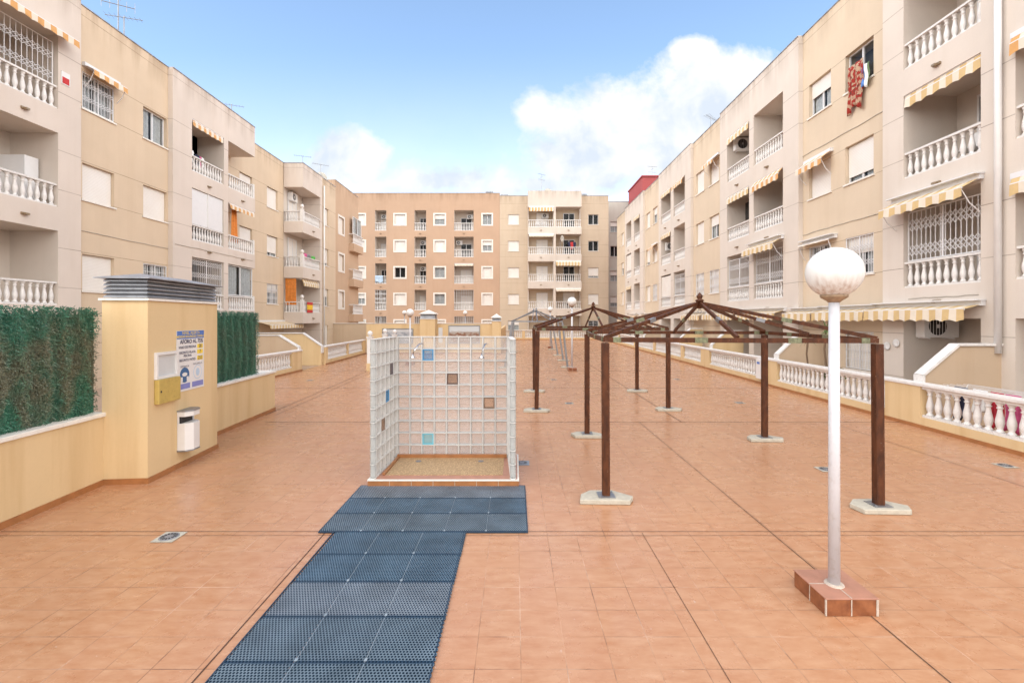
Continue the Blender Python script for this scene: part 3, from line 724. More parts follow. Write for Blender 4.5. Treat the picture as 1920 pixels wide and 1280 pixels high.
ac_unit('white air conditioner in the top left projecting balcony of the beige rear building', FB(YB), cm-1.0, .03, 12.95+1.3, .8, .55)
# ---------------------------------------------------------------- far grey block and the red stair tower
GB = thing('apartment_building', 'pale grey block showing in the gap beside the beige rear building', 'building', (13, 58, 0))
YG = 58; gx = lambda p: xb(p, YG)
gw = [(gx(1144.5), gx(1160))]
gz = [2.4+(597-y)*YG/F0 for y in (435.5, 481, 527.5, 575)]
section(GB, FB(YG), gx(1141)-2, gx(1185), -1, 2.4+(597-378)*YG/F0, [(gw[0][0], gw[0][1], z, z+1.35, .25) for z in gz], 'grey_b', ret=6)
for i, z in enumerate(gz): window(GB, FB(YG), gw[0][0], gw[0][1], z, z+1.35, ['half', 'dark', 'half', 'low'][i])
RB = thing('apartment_building', 'dark red rendered block rising behind the far end of the right building', 'building', (15.5, 52, 0))
q = MB(); q.box(14.2, 17.5, 50.8, 57.0, -1, 18.2); q.build('wall', M['red_b'], RB); q = MB(); q.box(14.1, 17.6, 50.7, 57.1, 18.202, 18.35); q.build('roof', M['red_b'], RB)

# ---------------------------------------------------------------- right apartment building
XR = 10.9; PR = 3.05; ZR = [3.25, 6.30, 9.35]; TR = 13.25
RB2 = thing('apartment_building', 'long pale and beige apartment building along the right side of the courtyard, striped awnings', 'building', (XR, 18, 0))
G1 = FR(XR); G2 = FR(11.08)
def wcol(px0, px1): return (yr(px1, 11.08), yr(px0, 11.08))
# near pale section
s1 = yr(1655); o1 = (yr(1839), yr(1694)); o2 = (6.2, yr(1904))
ops = [(a, b, z, z+2.33, 1.5) for a, b in (o1, o2) for z in ZR]+[(a, b, .05, 2.4, 1.5) for a, b in (o1, o2)]
section(RB2, G1, 2.0, s1, -.3, TR, ops, 'lilac_r', ret=1.9)
for i, z in enumerate(ZR):
    for a, b in (o1, o2): balustrade(RB2, G1, a, b, z, .72, -.11, True, r=.066, pitch=.205)
    light(RB2, G1, yr(1758), z-.40)
    door(RB2, G1, o1[0]+.15, o1[0]+1.5, z+.03, z+2.05, -1.48, open_=(i == 1))
light(RB2, G1, yr(1758), ZR[0]-.40+9.15)
awning(RB2, G1, o1[0]+.02, o1[1]-.02, ZR[1]+2.33, .12, .12, .26, 'aw_y', arms=False, n0=-.14)
awning(RB2, G1, o1[0]-.05, o1[1]+.25, ZR[0]+2.42, .50, .22, .24, 'aw_y', box=True)
awning(RB2, G1, o2[0], o2[1]-.02, ZR[1]+2.2, .15, .15, .26, 'aw_o', arms=False)
awning(RB2, G1, o2[0], o2[1]-.02, ZR[0]+2.2, .15, .15, .26, 'aw_y', arms=False)
grille(RB2, G1, o1[0]+.03, o1[1]-.03, ZR[0]+.74, ZR[0]+2.1, -.11, bands=((.10, .32), (.60, .84)), gap=.14, bar=.014)
MB().tube([(XR-.10, yr(1871, XR-.1), 1.62), (XR-.10, yr(1871, XR-.1), TR+.2)], .068, 12).build('drain_pipe', M['white'], RB2, smooth=True)
q = MB(G1)
for x, z in ((yr(1665), 1.55), (yr(1682), 1.72)): pass
q = MB()
for i, (p, z) in enumerate(((1665, 1.60), (1682, 1.70))):
    y = yr(p); pr = [(.0, 0), (.045, 0), (.10, .02), (.105, .03), (.05, .018), (.0, .012)]
    o = MB(lambda a, b, c, y=y, z=z: (XR-.002-c, y+a, z+b)); o.lathe([(.001, 0), (.06, .0), (.115, .03), (.115, .036), (.06, .014), (.001, .010)], (0, 0, 0), 20)
    ob = o.build('wall_plate', M['white'], None, smooth=True); tag(ob, ['decorative white plate hung lower and farther along the pale right wall', 'decorative white plate hung higher and nearer the terrace corner'][i], 'wall plate', 'plates on the terrace wall')
# beige section
s0, s1 = yr(1655), yr(1497, 11.08)
wa, wb_ = wcol(1517, 1558), wcol(1585, 1638)
ops = [(a, b, 3.82+PR*i, 5.07+PR*i, .22) for a, b in (wa, wb_) for i in range(3)]+[(wb_[0], wb_[1], .75, 1.98, .2)]
section(RB2, G2, s0, s1, -.3, TR, ops, 'beige_r')
window(RB2, G2, wa[0], wa[1], 3.82, 5.07, 'glass', gr='s'); window(RB2, G2, wa[0], wa[1], 3.82+PR, 5.07+PR, 'shutter'); window(RB2, G2, wa[0], wa[1], 3.82+2*PR, 5.07+2*PR, 'half')
window(RB2, G2, wb_[0], wb_[1], 3.82, 5.07, 'half', gr='s'); window(RB2, G2, wb_[0], wb_[1], 3.82+PR, 5.07+PR, 'ajar'); window(RB2, G2, wb_[0], wb_[1], 3.82+2*PR, 5.07+2*PR, 'glass', curtain=False)
window(RB2, G2, wb_[0], wb_[1], .75, 1.98, 'shutter', gr='b')
awning(RB2, G2, wa[0]-.1, wa[1]+.15, 5.2+PR, .42, .25, .22, 'aw_o'); awning(RB2, G2, wa[0]-.3, wa[1]+.2, 5.2, .3, .06, .04, 'aw_w', box=True)
# pale section
def pale_pair(pa, pb, pe0, pe1, kinds, sing=True):
    s0, s1 = yr(pe1), yr(pe0); A = (yr(pa[1]), yr(pa[0])); B = (yr(pb[1]), yr(pb[0]))
    ops = [(a, b, z, z+2.3, 1.3) for a, b in (A, B) for z in ZR]+[(a, b, .05, 2.4, 1.3) for a, b in (A, B)]
    section(RB2, G1, s0, s1, -.3, TR, ops, 'lilac_r', ret=.6)
    for j, (a, b) in enumerate((A, B)):
        for i, z in enumerate(ZR):
            balustrade(RB2, G1, a, b, z, .72, -.11, sing, r=.06, pitch=.19); light(RB2, G1, (a+b)/2, z-.4)
            k = kinds[j][i]
            if 'a' in k: awning(RB2, G1, a+.03, b-.03, z+2.28, .15, .12, .26, 'aw_y', arms=False, n0=-.12)
            if 'A' in k: awning(RB2, G1, a-.05, b+.2, z+2.42, .45, .2, .26, 'aw_y', box=True)
            if 'o' in k: awning(RB2, G1, a+.03, b-.03, z+2.28, .30, .25, .26, 'aw_o', arms=False, n0=-.12)
            if 'g' in k: grille(RB2, G1, a+.02, b-.02, z+.74, z+2.1, -.11, bands=((.1, .3), (.6, .8)))
            if 'w' in k: window(RB2, G1, a+.02, b-.02, z+.74, z+2.2, 'shutter', n=-.12, sill=False)
            door(RB2, G1, a+(b-a)*.3, b-.2, z+.03, z+2.0, -1.29, open_='d' in k)
    return A, B
B, A = pale_pair((1363, 1404.5), (1413, 1468), 1350, 1497, (('g', 'a', 'a'), ('gA', 'od', '')))
ac_unit('boxy air conditioner in the top floor loggia of the right building, with a dark front', FB(B[1]-.01), 11.65, .05, 10.95, .95, .62, old=True)
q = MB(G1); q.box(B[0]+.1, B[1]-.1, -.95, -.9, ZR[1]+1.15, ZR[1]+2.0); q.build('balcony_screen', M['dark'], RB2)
s0, s1 = yr(1350), yr(1295, 11.08); c = [wcol(1305, 1320), wcol(1330.5, 1348)]
section(RB2, G2, s0, s1, -.3, TR, [(a, b, 3.82+PR*i, 5.1+PR*i, .22) for a, b in c for i in range(3)], 'beige_r')
for j, (a, b) in enumerate(c):
    for i in range(3): window(RB2, G2, a, b, 3.82+PR*i, 5.1+PR*i, [['shutter']*3, ['shutter', 'half', 'shutter']][j][i], gr='s' if i == 0 else 0)
awning(RB2, G2, c[1][0]-.1, c[1][1]+.1, 5.2+2*PR, .4, .25, .2, 'aw_o')
D_, C_ = pale_pair((1239.5, 1257.5), (1263, 1284), 1235, 1295, (('w', 'a', 'a'), ('g', '', 'o')), False)
ac_unit('white air conditioner in a second floor loggia farther along the right building', FB(D_[1]-.01), 11.6, .05, 7.45, .85, .58)
s0, s1 = yr(1235), yr(1206, 11.08); c = [wcol(1211.5, 1219), wcol(1224.5, 1232.5)]
section(RB2, G2, s0, s1, -.3, TR, [(a, b, 3.82+PR*i, 5.1+PR*i, .22) for a, b in c for i in range(3)], 'beige_r')
for j, (a, b) in enumerate(c):
    for i in range(3): window(RB2, G2, a, b, 3.82+PR*i, 5.1+PR*i, [['shutter', 'ajar', 'shutter'], ['shutter', 'shutter', 'half']][j][i], gr='s' if (i, j) == (0, 1) else 0)
awning(RB2, G2, c[1][0]-.1, c[1][1]+.1, 5.2+PR, .4, .25, .2, 'aw_o')
pale_pair((1174, 1183.5), (1188.5, 1199.5), 1172, 1206, (('a', 'w', ''), ('', 'd', 'a')), False)
s0, s1 = yr(1172), 49.5; c = [wcol(1165, 1169.5)]
section(RB2, G2, s0, s1, -.3, TR, [(a, b, 3.82+PR*i, 5.1+PR*i, .22) for a, b in c for i in range(3)], 'beige_r', ret=8)
for i in range(3): window(RB2, G2, c[0][0], c[0][1], 3.82+PR*i, 5.1+PR*i, ['shutter', 'half', 'shutter'][i])
# ground floor awnings along the terraces
for i, (p0, p1) in enumerate(((1650, 1846), (1547, 1648), (1489, 1544), (1398, 1474), (1332, 1392), (1290, 1326), (1205, 1222), (1183, 1200))):
    awning(RB2, G1, yr(p1), yr(p0), 2.72-.02*(i % 3), .48, .10, .30, 'aw_y' if i < 6 else 'aw_o', arms=False, box=True)
ac_unit('white air conditioner with a dark fan under the nearest ground floor awning', FB(o1[1]-.01), 11.66, .05, 1.88, .95, .62)

M['cable'] = plain('facade_cable', (.42, .37, .31), .7)
def cable(root, F, pts, r=.012): MB().tube([F(*p) for p in pts], r, 5).build('cable', M['cable'], root)
rc = random.Random(11)
for root, F, y0, y1, z in ((LB, F1, 13.9, 2.2, 2.45), (LB, F2, 13.7, 18.9, 5.30), (RB2, G1, 12.6, 10.7, 2.95), (RB2, G2, 13.1, 17.6, 5.6), (RB2, G2, 13.2, 17.7, 8.62), (LB, F1, 19.0, 24.6, 5.52)):
    n_ = 12; cable(root, F, [(y0+(y1-y0)*i/n_, .014, z+rc.uniform(-.015, .015)) for i in range(n_+1)])
cable(RB2, G2, [(13.15, .014, 2.9), (13.16, .014, 6), (13.15, .014, 9), (13.15, .014, 13.2)]); pass
def chair(label, F, s_, n, z, m_):
    t = thing('balcony_chair', label, 'chair', F(s_, n, z), 0, 'plastic chairs on balconies')
    MB(F).box(s_-.22, s_+.22, n-.22, n+.22, z+.42, z+.45).build('seat', M[m_], t); MB(F).box(s_-.22, s_+.22, n-.24, n-.21, z+.45, z+.9).build('backrest', M[m_], t)
    for a in (-.2, .2):
        for b in (-.2, .2): MB(F).box(s_+a-.02, s_+a+.02, n+b-.02, n+b+.02, z, z+.42).build('leg', M[m_], t)
chair('white plastic chair in the second floor loggia of the nearest right section', G1, 11.7, -.8, ZR[1], 'white')
chair('white plastic chair in the top left balcony of the beige rear building', FB(YB), cm-1.9, .6, 12.96, 'white')
chair('dark chair in the lower right balcony of the beige rear building', FB(YB), cm+1.7, .6, 12.95-3*3.14, 'black')
# ---------------------------------------------------------------- courtyard edges
def line_frame(p, q):
    p = Vector((p[0], p[1], 0)); q = Vector((q[0], q[1], 0)); d_ = (q-p).normalized(); a = Vector((d_.y, -d_.x, 0))
    return (lambda s_, n, z: tuple(p+d_*s_+a*n+Vector((0, 0, z)))), (q-p).length
def court_balustrade(label, p, q, pillars, side=1, group='white balustrades round the plaza', full=True, h=.98, plinth=.24):
    """plinth, skirting, yellow pillars at the given distances, coping; each bay of balusters is a part"""
    F_, L = line_frame(p, q); F = lambda s_, n, z: F_(s_, n*side, z)
    t = thing('balustrade_wall', label, 'balustrade', (p[0], p[1], 0), 0, group)
    o = MB(F); o.box(0, L, -.11, .11, 0, plinth)
    for a, b in pillars: o.box(a, b, -.112, .112, plinth, h-.072)
    o.build('plinth_wall', M['yellow'], t)
    MB(F).box(0, L, .112, .135, 0, .075).build('skirting', M['skirt'], t)
    MB(F).box(-.02, L+.02, -.14, .14, h-.07, h).build('coping', M['stone'], t, bevel=.012)
    e = 0
    for a, b in list(pillars)+[(L, L)]:
        if a-e > .3: balustrade(t, F, e+.01, a-.01, plinth+.002, h-.07-plinth-.004, 0, full, r=.068, pitch=.21, name='baluster_bay')
        e = b
    return t
bx = lambda Y: 8.78+.0225*Y
def byp(px):                       # where the photo column px meets the right balustrade line
    k = (px-VX)/F0; return 8.78/(k-.0225)
L0 = (bx(5.6), 5.6)
dpil = lambda a, b: (byp(b)-5.6, byp(a)-5.6)
court_balustrade('long white balustrade with yellow pillars along the right side of the plaza, nearest run with the white utility box', L0, (bx(22), 22),
                 [dpil(1668, 1735), dpil(1434, 1462), dpil(1318, 1334)], side=-1)
court_balustrade('farther white balustrade run with yellow pillars beyond the gazebos, right side of the plaza', (bx(22.02), 22.02), (bx(51.4), 51.4),
                 [(3.0, 3.4), (8.5, 8.9), (14, 14.4), (20, 20.4), (25, 25.4)], side=-1, full=False)
court_balustrade('white balustrade across the far end of the plaza in front of the beige building', (-3.4, 51.5), (10.1, 51.5), [(0, .3), (4.2, 4.5), (8.6, 8.9)], side=1, full=False, h=1.1)
court_balustrade('left white balustrade run between the green hedge screen and a chamfered wall', (-9.9, 12.1), (-9.9, 20.9), [(7.9, 8.8)], side=1)
court_balustrade('left rear white balustrade run between the yellow chamfered wall and the tan end wall', (-9.95, 23.6), (-10.3, 31.0), [(0, .35), (3.6, 3.8), (6.8, 7.4)], side=1, full=False)
q = MB(lambda a, b, c: (bx(byp(1440))-.14-b, byp(1440)+a, c)); q.box(-.10, .36, 0, .12, .20, .92); ub = q.build('utility_box', M['white'], bevel=.015)
tag(ub, 'white electrical cabinet fixed to the right balustrade beside a yellow pillar', 'utility box')
q = MB(lambda a, b, c: (bx(byp(1440))-.14-b, byp(1440)+a, c)); q.box(.08, .26, .122, .126, .74, .82); q.build('label_plate', M['signblue'], ub)

def chamfer_wall(label, y, x0, x1, zt, zc, run, mat, dirx, mats_cap='stone', thick=.16):
    """garden partition: level top, then a slope down towards the plaza end x1"""
    t = thing('partition_wall', label, 'wall', (x0, y, 0), 0, 'partition walls between the terraces')
    s_ = 1 if x1 > x0 else -1
    poly = [(x0, 0), (x1, 0), (x1, zc), (x1-s_*run, zt), (x0, zt)]
    o = MB(lambda a, b, c: (a, y+c, b)); o.prism(poly, 0, thick); o.build('wall', M[mat], t)
    k = .045; top = [(x1+s_*.02, zc-.34), (x1+s_*.02, zc+.01), (x1-s_*run, zt+.01), (x0, zt+.01)]
    o = MB()
    for (a, b), (c, d_) in zip(top, top[1:]): o.bar((a, y+thick/2, b+.025), (c, y+thick/2, d_+.025), thick+.07, .055, up=(0, 1, 0)) if False else o.bar((a, y+thick/2, b+.022), (c, y+thick/2, d_+.022), .055 if abs(a-c) < .01 else thick+.08, thick+.08 if abs(a-c) < .01 else .05)
    o.build('coping', M[mats_cap], t); return t
def rw(label, px_face, run_px, y, zt, mat): pass
# right side partitions (x from facade to balustrade)
chamfer_wall('tan garden partition with sloping white coping beside the red laundry, nearest on the right', 10.2, XR-.0, bx(10.2)+.14, 1.78, 1.1, .78, 'tan', -1)
for i, (px, lab, mat) in enumerate(((1452, 'tan garden partition with sloping coping behind the two potted palms', 'tan'), (1330, 'yellow garden partition on the right, seen through the nearest gazebo frame', 'yellow'), (1268, 'yellow partition seen left of the front gazebo peak on the right terraces', 'yellow'),
                                   (1205, 'small far partition on the right terraces by the end of the plaza', 'tan'))):
    y = byp(px); chamfer_wall(lab, y, XR, bx(y)+.14, 1.78, 1.1, .7, mat, -1)
# left side partitions
chamfer_wall('tan partition with sloping white coping rising behind the first left balustrade', 20.9, -14.2, -9.97, 1.6, 1.05, .9, 'tan', 1)
chamfer_wall('yellow partition with sloping coping reaching the plaza floor on the left', 23.35, -14.2, -9.95, 1.62, .95, .95, 'yellow', 1)
# tan end wall and long yellow wall
t = thing('boundary_wall', 'tan end wall of the left terraces below the orange building', 'wall', (-12, 35.6, 0)); MB().box(-14.25, -11.2, 35.6, 35.8, -.3, 2.0).build('wall', M['tan'], t); MB().box(-14.25, -11.2, 35.55, 35.85, 2.002, 2.05).build('coping', M['cap'], t)
YW = 31.0
t = thing('boundary_wall', 'long yellow wall with two picture panels across the rear of the plaza', 'wall', (-6, YW, 0))
q = MB(); q.box(xb(687, YW), xb(937, YW), YW, YW+.2, -.3, 2.04); q.build('wall', M['yellow'], t)
q = MB(); q.box(xb(687, YW), xb(937, YW), YW-.03, YW+.23, 2.042, 2.08); q.build('coping', M['cap'], t)
q = MB(); q.box(xb(687, YW), xb(937, YW), YW-.02, YW-.001, 0, .08); q.build('skirting', M['skirt'], t)
q = MB(); q.box(xb(687, YW), xb(687, YW)+.2, YW+.201, 35.6, -.3, 2.04); q.build('wall', M['yellow'], t)
q = MB(); q.box(xb(937, YW)-.2, xb(937, YW), YW+.201, 51.3, -.3, 1.6); q.build('wall', M['yellow'], t)
def picture(label, p0, p1, z0, z1, pic):
    x0, x1 = xb(p0, YW), xb(p1, YW); t = thing('picture_panel', label, 'picture', (x0, YW, z0), 0, 'picture panels on the rear wall')
    o = MB()
    for a, b, c, d_ in ((x0, x1, z0, z0+.05), (x0, x1, z1-.05, z1), (x0, x0+.05, z0+.05, z1-.05), (x1-.05, x1, z0+.05, z1-.05)): o.box(a, b, YW-.06, YW-.003, c, d_)
    o.build('frame', M['grey'], t); o = MB(); o.box(x0+.05, x1-.05, YW-.03, YW-.004, z0+.05, z1-.05); o.build('print', M[pic], t)
picture('grey framed map-like picture panel on the left of the rear yellow wall', 717, 775, .7, 1.72, 'pic_a')
picture('framed picture panel with brown coast print on the right of the rear yellow wall', 841, 900, .7, 1.94, 'pic_b')
def shaft(label, c, rz, w, l, zt, lou, cap='pyr', louh=.32):
    """rendered ventilation shaft: body, skirting, slatted louvre box, sheet cap"""
    t = thing('ventilation_shaft', label, 'ventilation shaft', (c[0], c[1], 0), rz, 'ventilation shafts')
    o = MB(); o.box(-w/2, w/2, -l/2, l/2, 0, zt); b = local(o, 'body', M['yellow'], t)
    o = MB(); o.box(-w/2-.018, w/2+.018, -l/2-.018, l/2+.018, 0, .08); local(o, 'skirting', M['skirt'], t)
    o = MB(); o.box(-w/2-.03, w/2+.03, -l/2-.03, l/2+.03, zt+.001, zt+.035); local(o, 'coping', M['cap'], t)
    o = MB(); o.box(-w/2+.08, w/2-.08, -l/2+.08, l/2-.08, zt+.036, zt+louh); lo = local(o, 'louvre_core', M['grey'], t)
    o = MB(); n = lou; ww, ll = w/2-.03, l/2-.03
    for i in range(n):
        z = zt+.045+i*(louh-.03)/n; hgt = (louh-.03)/n
        a = [o.V((x*(ww+.02), y*(ll+.02), z)) for x, y in ((-1, -1), (1, -1), (1, 1), (-1, 1))]; c_ = [o.V((x*(ww-.012), y*(ll-.012), z+hgt*.86)) for x, y in ((-1, -1), (1, -1), (1, 1), (-1, 1))]
        b_ = [o.V((x*(ww+.02), y*(ll+.02), z+.016)) for x, y in ((-1, -1), (1, -1), (1, 1), (-1, 1))]
        for j in range(4): k = (j+1) % 4; o.face([a[j], a[k], b_[k], b_[j]]); o.face([b_[j], b_[k], c_[k], c_[j]])
    local(o, 'louvre', M['zinc'], t)
    o = MB(); zz = zt+louh; e = .07; a = [o.V((x*(w/2+e), y*(l/2+e), zz)) for x, y in ((-1, -1), (1, -1), (1, 1), (-1, 1))]; b_ = [o.V((x*(w/2+e), y*(l/2+e), zz+.012)) for x, y in ((-1, -1), (1, -1), (1, 1), (-1, 1))]
    rise = .10 if cap == 'flat' else .28
    d1, d2 = o.V((0, -max(0, l/2-w/2), zz+rise)), o.V((0, max(0, l/2-w/2), zz+rise))
    for j in range(4): o.face([a[j], a[(j+1) % 4], b_[(j+1) % 4], b_[j]])
    o.face(a[::-1]); o.face([b_[0], b_[1], d1]); o.face([b_[2], b_[3], d2]); o.face([b_[1], b_[2], d2, d1]); o.face([b_[3], b_[0], d1, d2])
    local(o, 'cap', M['zinc'] if cap == 'flat' else M['cap'], t); return t
SA = R(5.2); sw_, sl_ = .62, 1.80
corner = Vector((-5.353, 6.63, 0)); rm = Matrix.Rotation(SA, 3, 'Z'); sc_ = corner+rm @ Vector((-sw_/2, sl_/2, 0))
SH = shaft('large yellow ventilation shaft on the left carrying the notice board and white bin', sc_, SA, sw_, sl_, 2.66, 5, 'flat')
def FS(a, b, c):                   # shaft side frame: a along the side, b out of it, c up
    v = corner+rm @ Vector((b, a, 0)); return (v.x, v.y, c)
shaft('wide far yellow ventilation shaft with white pyramid cap on the rear wall', (xb(804, 30.6), 30.6), 0, 1.0, 1.0, 2.35, 4, louh=.35)
shaft('narrow far yellow ventilation shaft with white cap at the right end of the rear wall', (xb(931, 31), 31), 0, .62, .62, 2.2, 3, louh=.25)
q = MB(); q.box(xb(822, 30), xb(830, 30)-.02, 30.05, 30.09, .8, 1.8)
t = tag(q.build('wall_sign', M['post_paper']), 'narrow poster on the far left ventilation shaft', 'poster')

# planter walls with the green screen
PA = R(3.65); p0 = Vector((-5.85, 5.0, 0)); pm = Matrix.Rotation(PA, 3, 'Z')
def FP(a, b, c): v = p0+pm @ Vector((b, a-5.0, 0)); return (v.x, v.y, c)
def planter(label, a0, a1, hl, hmat, e0, e1, nb):
    t = thing('planter_wall', label, 'wall', FP(a0, 0, 0), 0, 'low yellow walls on the left')
    o = MB(FP); o.box(a0, a1, -.22, 0, 0, .985); o.build('wall', M['yellow'], t)
    o = MB(FP); o.box(a0, a1, 0.001, .02, 0, .08); o.build('skirting', M['skirt'], t)
    o = MB(FP); o.box(a0-.02, a1+.02, -.25, .035, .987, 1.045); o.build('coping', M['cap'], t, bevel=.01)
    h = thing('hedge_screen', hl, 'hedge screen', FP(e0, -.15, 1.05), 0, 'artificial hedge screens')
    o = MB(FP); o.box(e0, e1, -.20, -.15, 1.05, 2.46); o.build('backing', M['hedge_a' if hmat == 'hedge_a' else 'hedge_b'], h)
    o = MB(FP)
    for x in [e0+.04+i*(e1-e0-.08)/max(1, round((e1-e0)/1.4)) for i in range(round((e1-e0)/1.4)+1)]: o.box(x-.02, x+.02, -.26, -.22, 1.05, 2.52)
    o.build('post', M['grey'], h)
    o = MB(FP); rr = random.Random(3 if hmat == 'hedge_a' else 4)
    for i in range(nb):
        x = rr.uniform(e0, e1); z = rr.uniform(1.04, 2.52); y = -.13+rr.uniform(-.03, .04)+.025*math.sin(x*22+math.sin(z*3))
        if rr.random() < .07: z = rr.uniform(2.42, 2.56)
        ln = rr.uniform(.03, .075); an = rr.uniform(0, 2*math.pi); tilt = rr.uniform(-.4, 1.0); wd = rr.uniform(.004, .009)
        dx, dz = math.cos(an)*ln, math.sin(an)*ln*.8-.012; px_, pz = -math.sin(an)*wd, math.cos(an)*wd
        o.face([o.V((x-px_, y, z-pz)), o.V((x+px_, y, z+pz)), o.V((x+dx, y+tilt*ln*.6, z+dz))])
    o.build('strands', M[hmat], h); return t
planter('near low yellow wall with white coping running out of frame on the left', 1.5, 6.62, 'faded brown and green artificial hedge screen at the left edge', 'hedge_a', 1.6, 6.60, 42000)
planter('low yellow wall with rust streaks beyond the ventilation shaft', 8.42, 11.93, 'green artificial hedge screen right of the ventilation shaft', 'hedge_b', 8.42, 11.25, 26000)
e = FP(11.93, 0, 0); t = thing('planter_wall', 'end return of the low yellow wall running towards the left terraces', 'wall', (e[0]-.23, e[1], 0), 0, 'low yellow walls on the left')
MB().box(-10.0, e[0]-.23, e[1]-.2, e[1], 0, .985).build('wall', M['yellow'], t); MB().box(-10.02, e[0]-.26, e[1]-.23, e[1]+.03, .987, 1.045).build('coping', M['cap'], t)

# ---------------------------------------------------------------- notices on the shaft
def text(body, size, frame, a, z, mat, parent, n=.016, bold=0, name='lettering'):
    cu = bpy.data.curves.new('lettering', 'FONT'); cu.body = body; cu.size = size; cu.align_x = 'CENTER'; cu.align_y = 'CENTER'; cu.offset = bold
    to = bpy.data.objects.new('tmp', cu); COL.objects.link(to)
    dg = bpy.context.evaluated_depsgraph_get(); me = bpy.data.meshes.new_from_object(to.evaluated_get(dg)); bpy.data.objects.remove(to)
    o = MB(frame)
    for v in me.vertices: o.V((a+v.co.x, n, z+v.co.y))
    for p_ in me.polygons: o.face(list(p_.vertices))
    return o.build(name, M[mat], parent)
def side_a(px): # shaft-side coordinate of a photo column
    lo, hi = -.5, 4
    for _ in range(40):
        m_ = (lo+hi)/2; v = FS(m_, 0, 0); x = VX+v[0]/v[1]*F0
        if x < px: lo = m_
        else: hi = m_
    return lo
a0, a1 = side_a(330), side_a(381); ac = (a0+a1)/2; wd = a1-a0
zt_, zb_ = 2.20, 1.215
SG = thing('notice_board', 'tall white safety notice with blue header and yellow number boxes on the shaft', 'notice', FS(a0, 0, zb_))
MB(FS).box(a0, a1, .003, .012, zb_, zt_).build('board', M['white'], SG)
Hh = zt_-zb_; Z = lambda k: zt_-k*Hh
o = MB(FS); o.box(a0+.004, a1-.004, .0125, .0145, Z(.135), Z(.004)); o.build('header', M['signblue'], SG)
text('NIVEL ALERTA', wd*.10, FS, ac, Z(.040), 'signyel', SG); text('MEDIDAS SEGURIDAD COVID-19', wd*.072, FS, ac, Z(.10), 'signyel', SG, bold=.001)
text('AFORO AL 75%', wd*.125, FS, ac+.02, Z(.185), 'signtext', SG, bold=.0022)
for s_, k in (('VASO DE PISCINA', .275), ('RECINTO PLAYA', .365), ('PISCINA', .42), ('RECINTO PATIO', .49)): text(s_, wd*.078, FS, a0+wd*.37, Z(k), 'signtext', SG, bold=.001)
for s_, k in (('28', .275), ('7', .37), ('252', .48)):
    o = MB(FS); o.box(a0+wd*.73, a0+wd*.95, .0125, .0145, Z(k+.035), Z(k-.037)); o.build('number_box', M['signyel'], SG); text(s_, wd*.11, FS, a0+wd*.84, Z(k), 'signtext', SG, bold=.001)
text('DISTANCIA', wd*.06, FS, a0+wd*.27, Z(.595), 'signtext', SG); text('MASCARILLA', wd*.06, FS, a0+wd*.74, Z(.575), 'signtext', SG)
def disc(F, a, z, r, n0, mat, parent, name, sy=1.0):
    o = MB(F); o.face([o.V((a+r*math.cos(t_*math.pi/12), n0, z+sy*r*math.sin(t_*math.pi/12))) for t_ in range(24)]); return o.build(name, M[mat], parent)
M['signring'] = plain('sign_pale_blue', (.45, .58, .72), .4); M['signnavy'] = plain('sign_dark_blue', (.03, .12, .28), .4)
disc(FS, a0+wd*.27, Z(.735), wd*.17, .0130, 'signnavy', SG, 'symbol'); disc(FS, a0+wd*.27, Z(.725), wd*.09, .0145, 'white', SG, 'symbol_mask', .5)
o = MB(FS); o.box(a0+wd*.21, a0+wd*.33, .0148, .0155, Z(.85), Z(.765)); o.build('symbol_body', M['signnavy'], SG)
o = MB(FS); o.box(a0+wd*.13, a0+wd*.20, .0142, .0150, Z(.84), Z(.765)); o.box(a0+wd*.34, a0+wd*.41, .0142, .0150, Z(.84), Z(.765)); o.build('symbol_gap', M['white'], SG)
disc(FS, a0+wd*.75, Z(.72), wd*.165, .0130, 'signring', SG, 'symbol'); disc(FS, a0+wd*.75, Z(.72), wd*.148, .0137, 'white', SG, 'symbol_ring'); disc(FS, a0+wd*.75, Z(.72), wd*.07, .0144, 'signring', SG, 'symbol_mask', 1.3)
for c in (.25, .75): o = MB(FS); o.box(a0+wd*(c-.21), a0+wd*(c+.21), .0125, .0145, Z(.965), Z(.875)); o.build('footer', M['signviolet'], SG)
# white frame and mustard box
b0, b1 = side_a(288.5), side_a(329)
t = thing('display_case', 'empty white display case left of the safety notice', 'display case', FS(b0, 0, 1.5)); o = MB(FS)
for a, b, c, d_ in ((b0, b1, 1.49, 1.53), (b0, b1, 1.85, 1.89), (b0, b0+.035, 1.53, 1.85), (b1-.035, b1, 1.53, 1.85)): o.box(a, b, .002, .045, c, d_)
o.build('frame', M['white'], t); MB(FS).box(b0+.035, b1-.035, .002, .012, 1.53, 1.85).build('sheet', M['post_paper'], t)
q = MB(FS); q.box(b0, b1+.01, .002, .075, 1.12, 1.485); mbx = tag(q.build('meter_box', M['mustard'], bevel=.008), 'mustard yellow metal box under the empty white display case', 'meter box')
q = MB(FS); q.box(b0+.03, b0+.05, .0755, .083, 1.29, 1.32); q.build('lock', M['dark'], mbx)
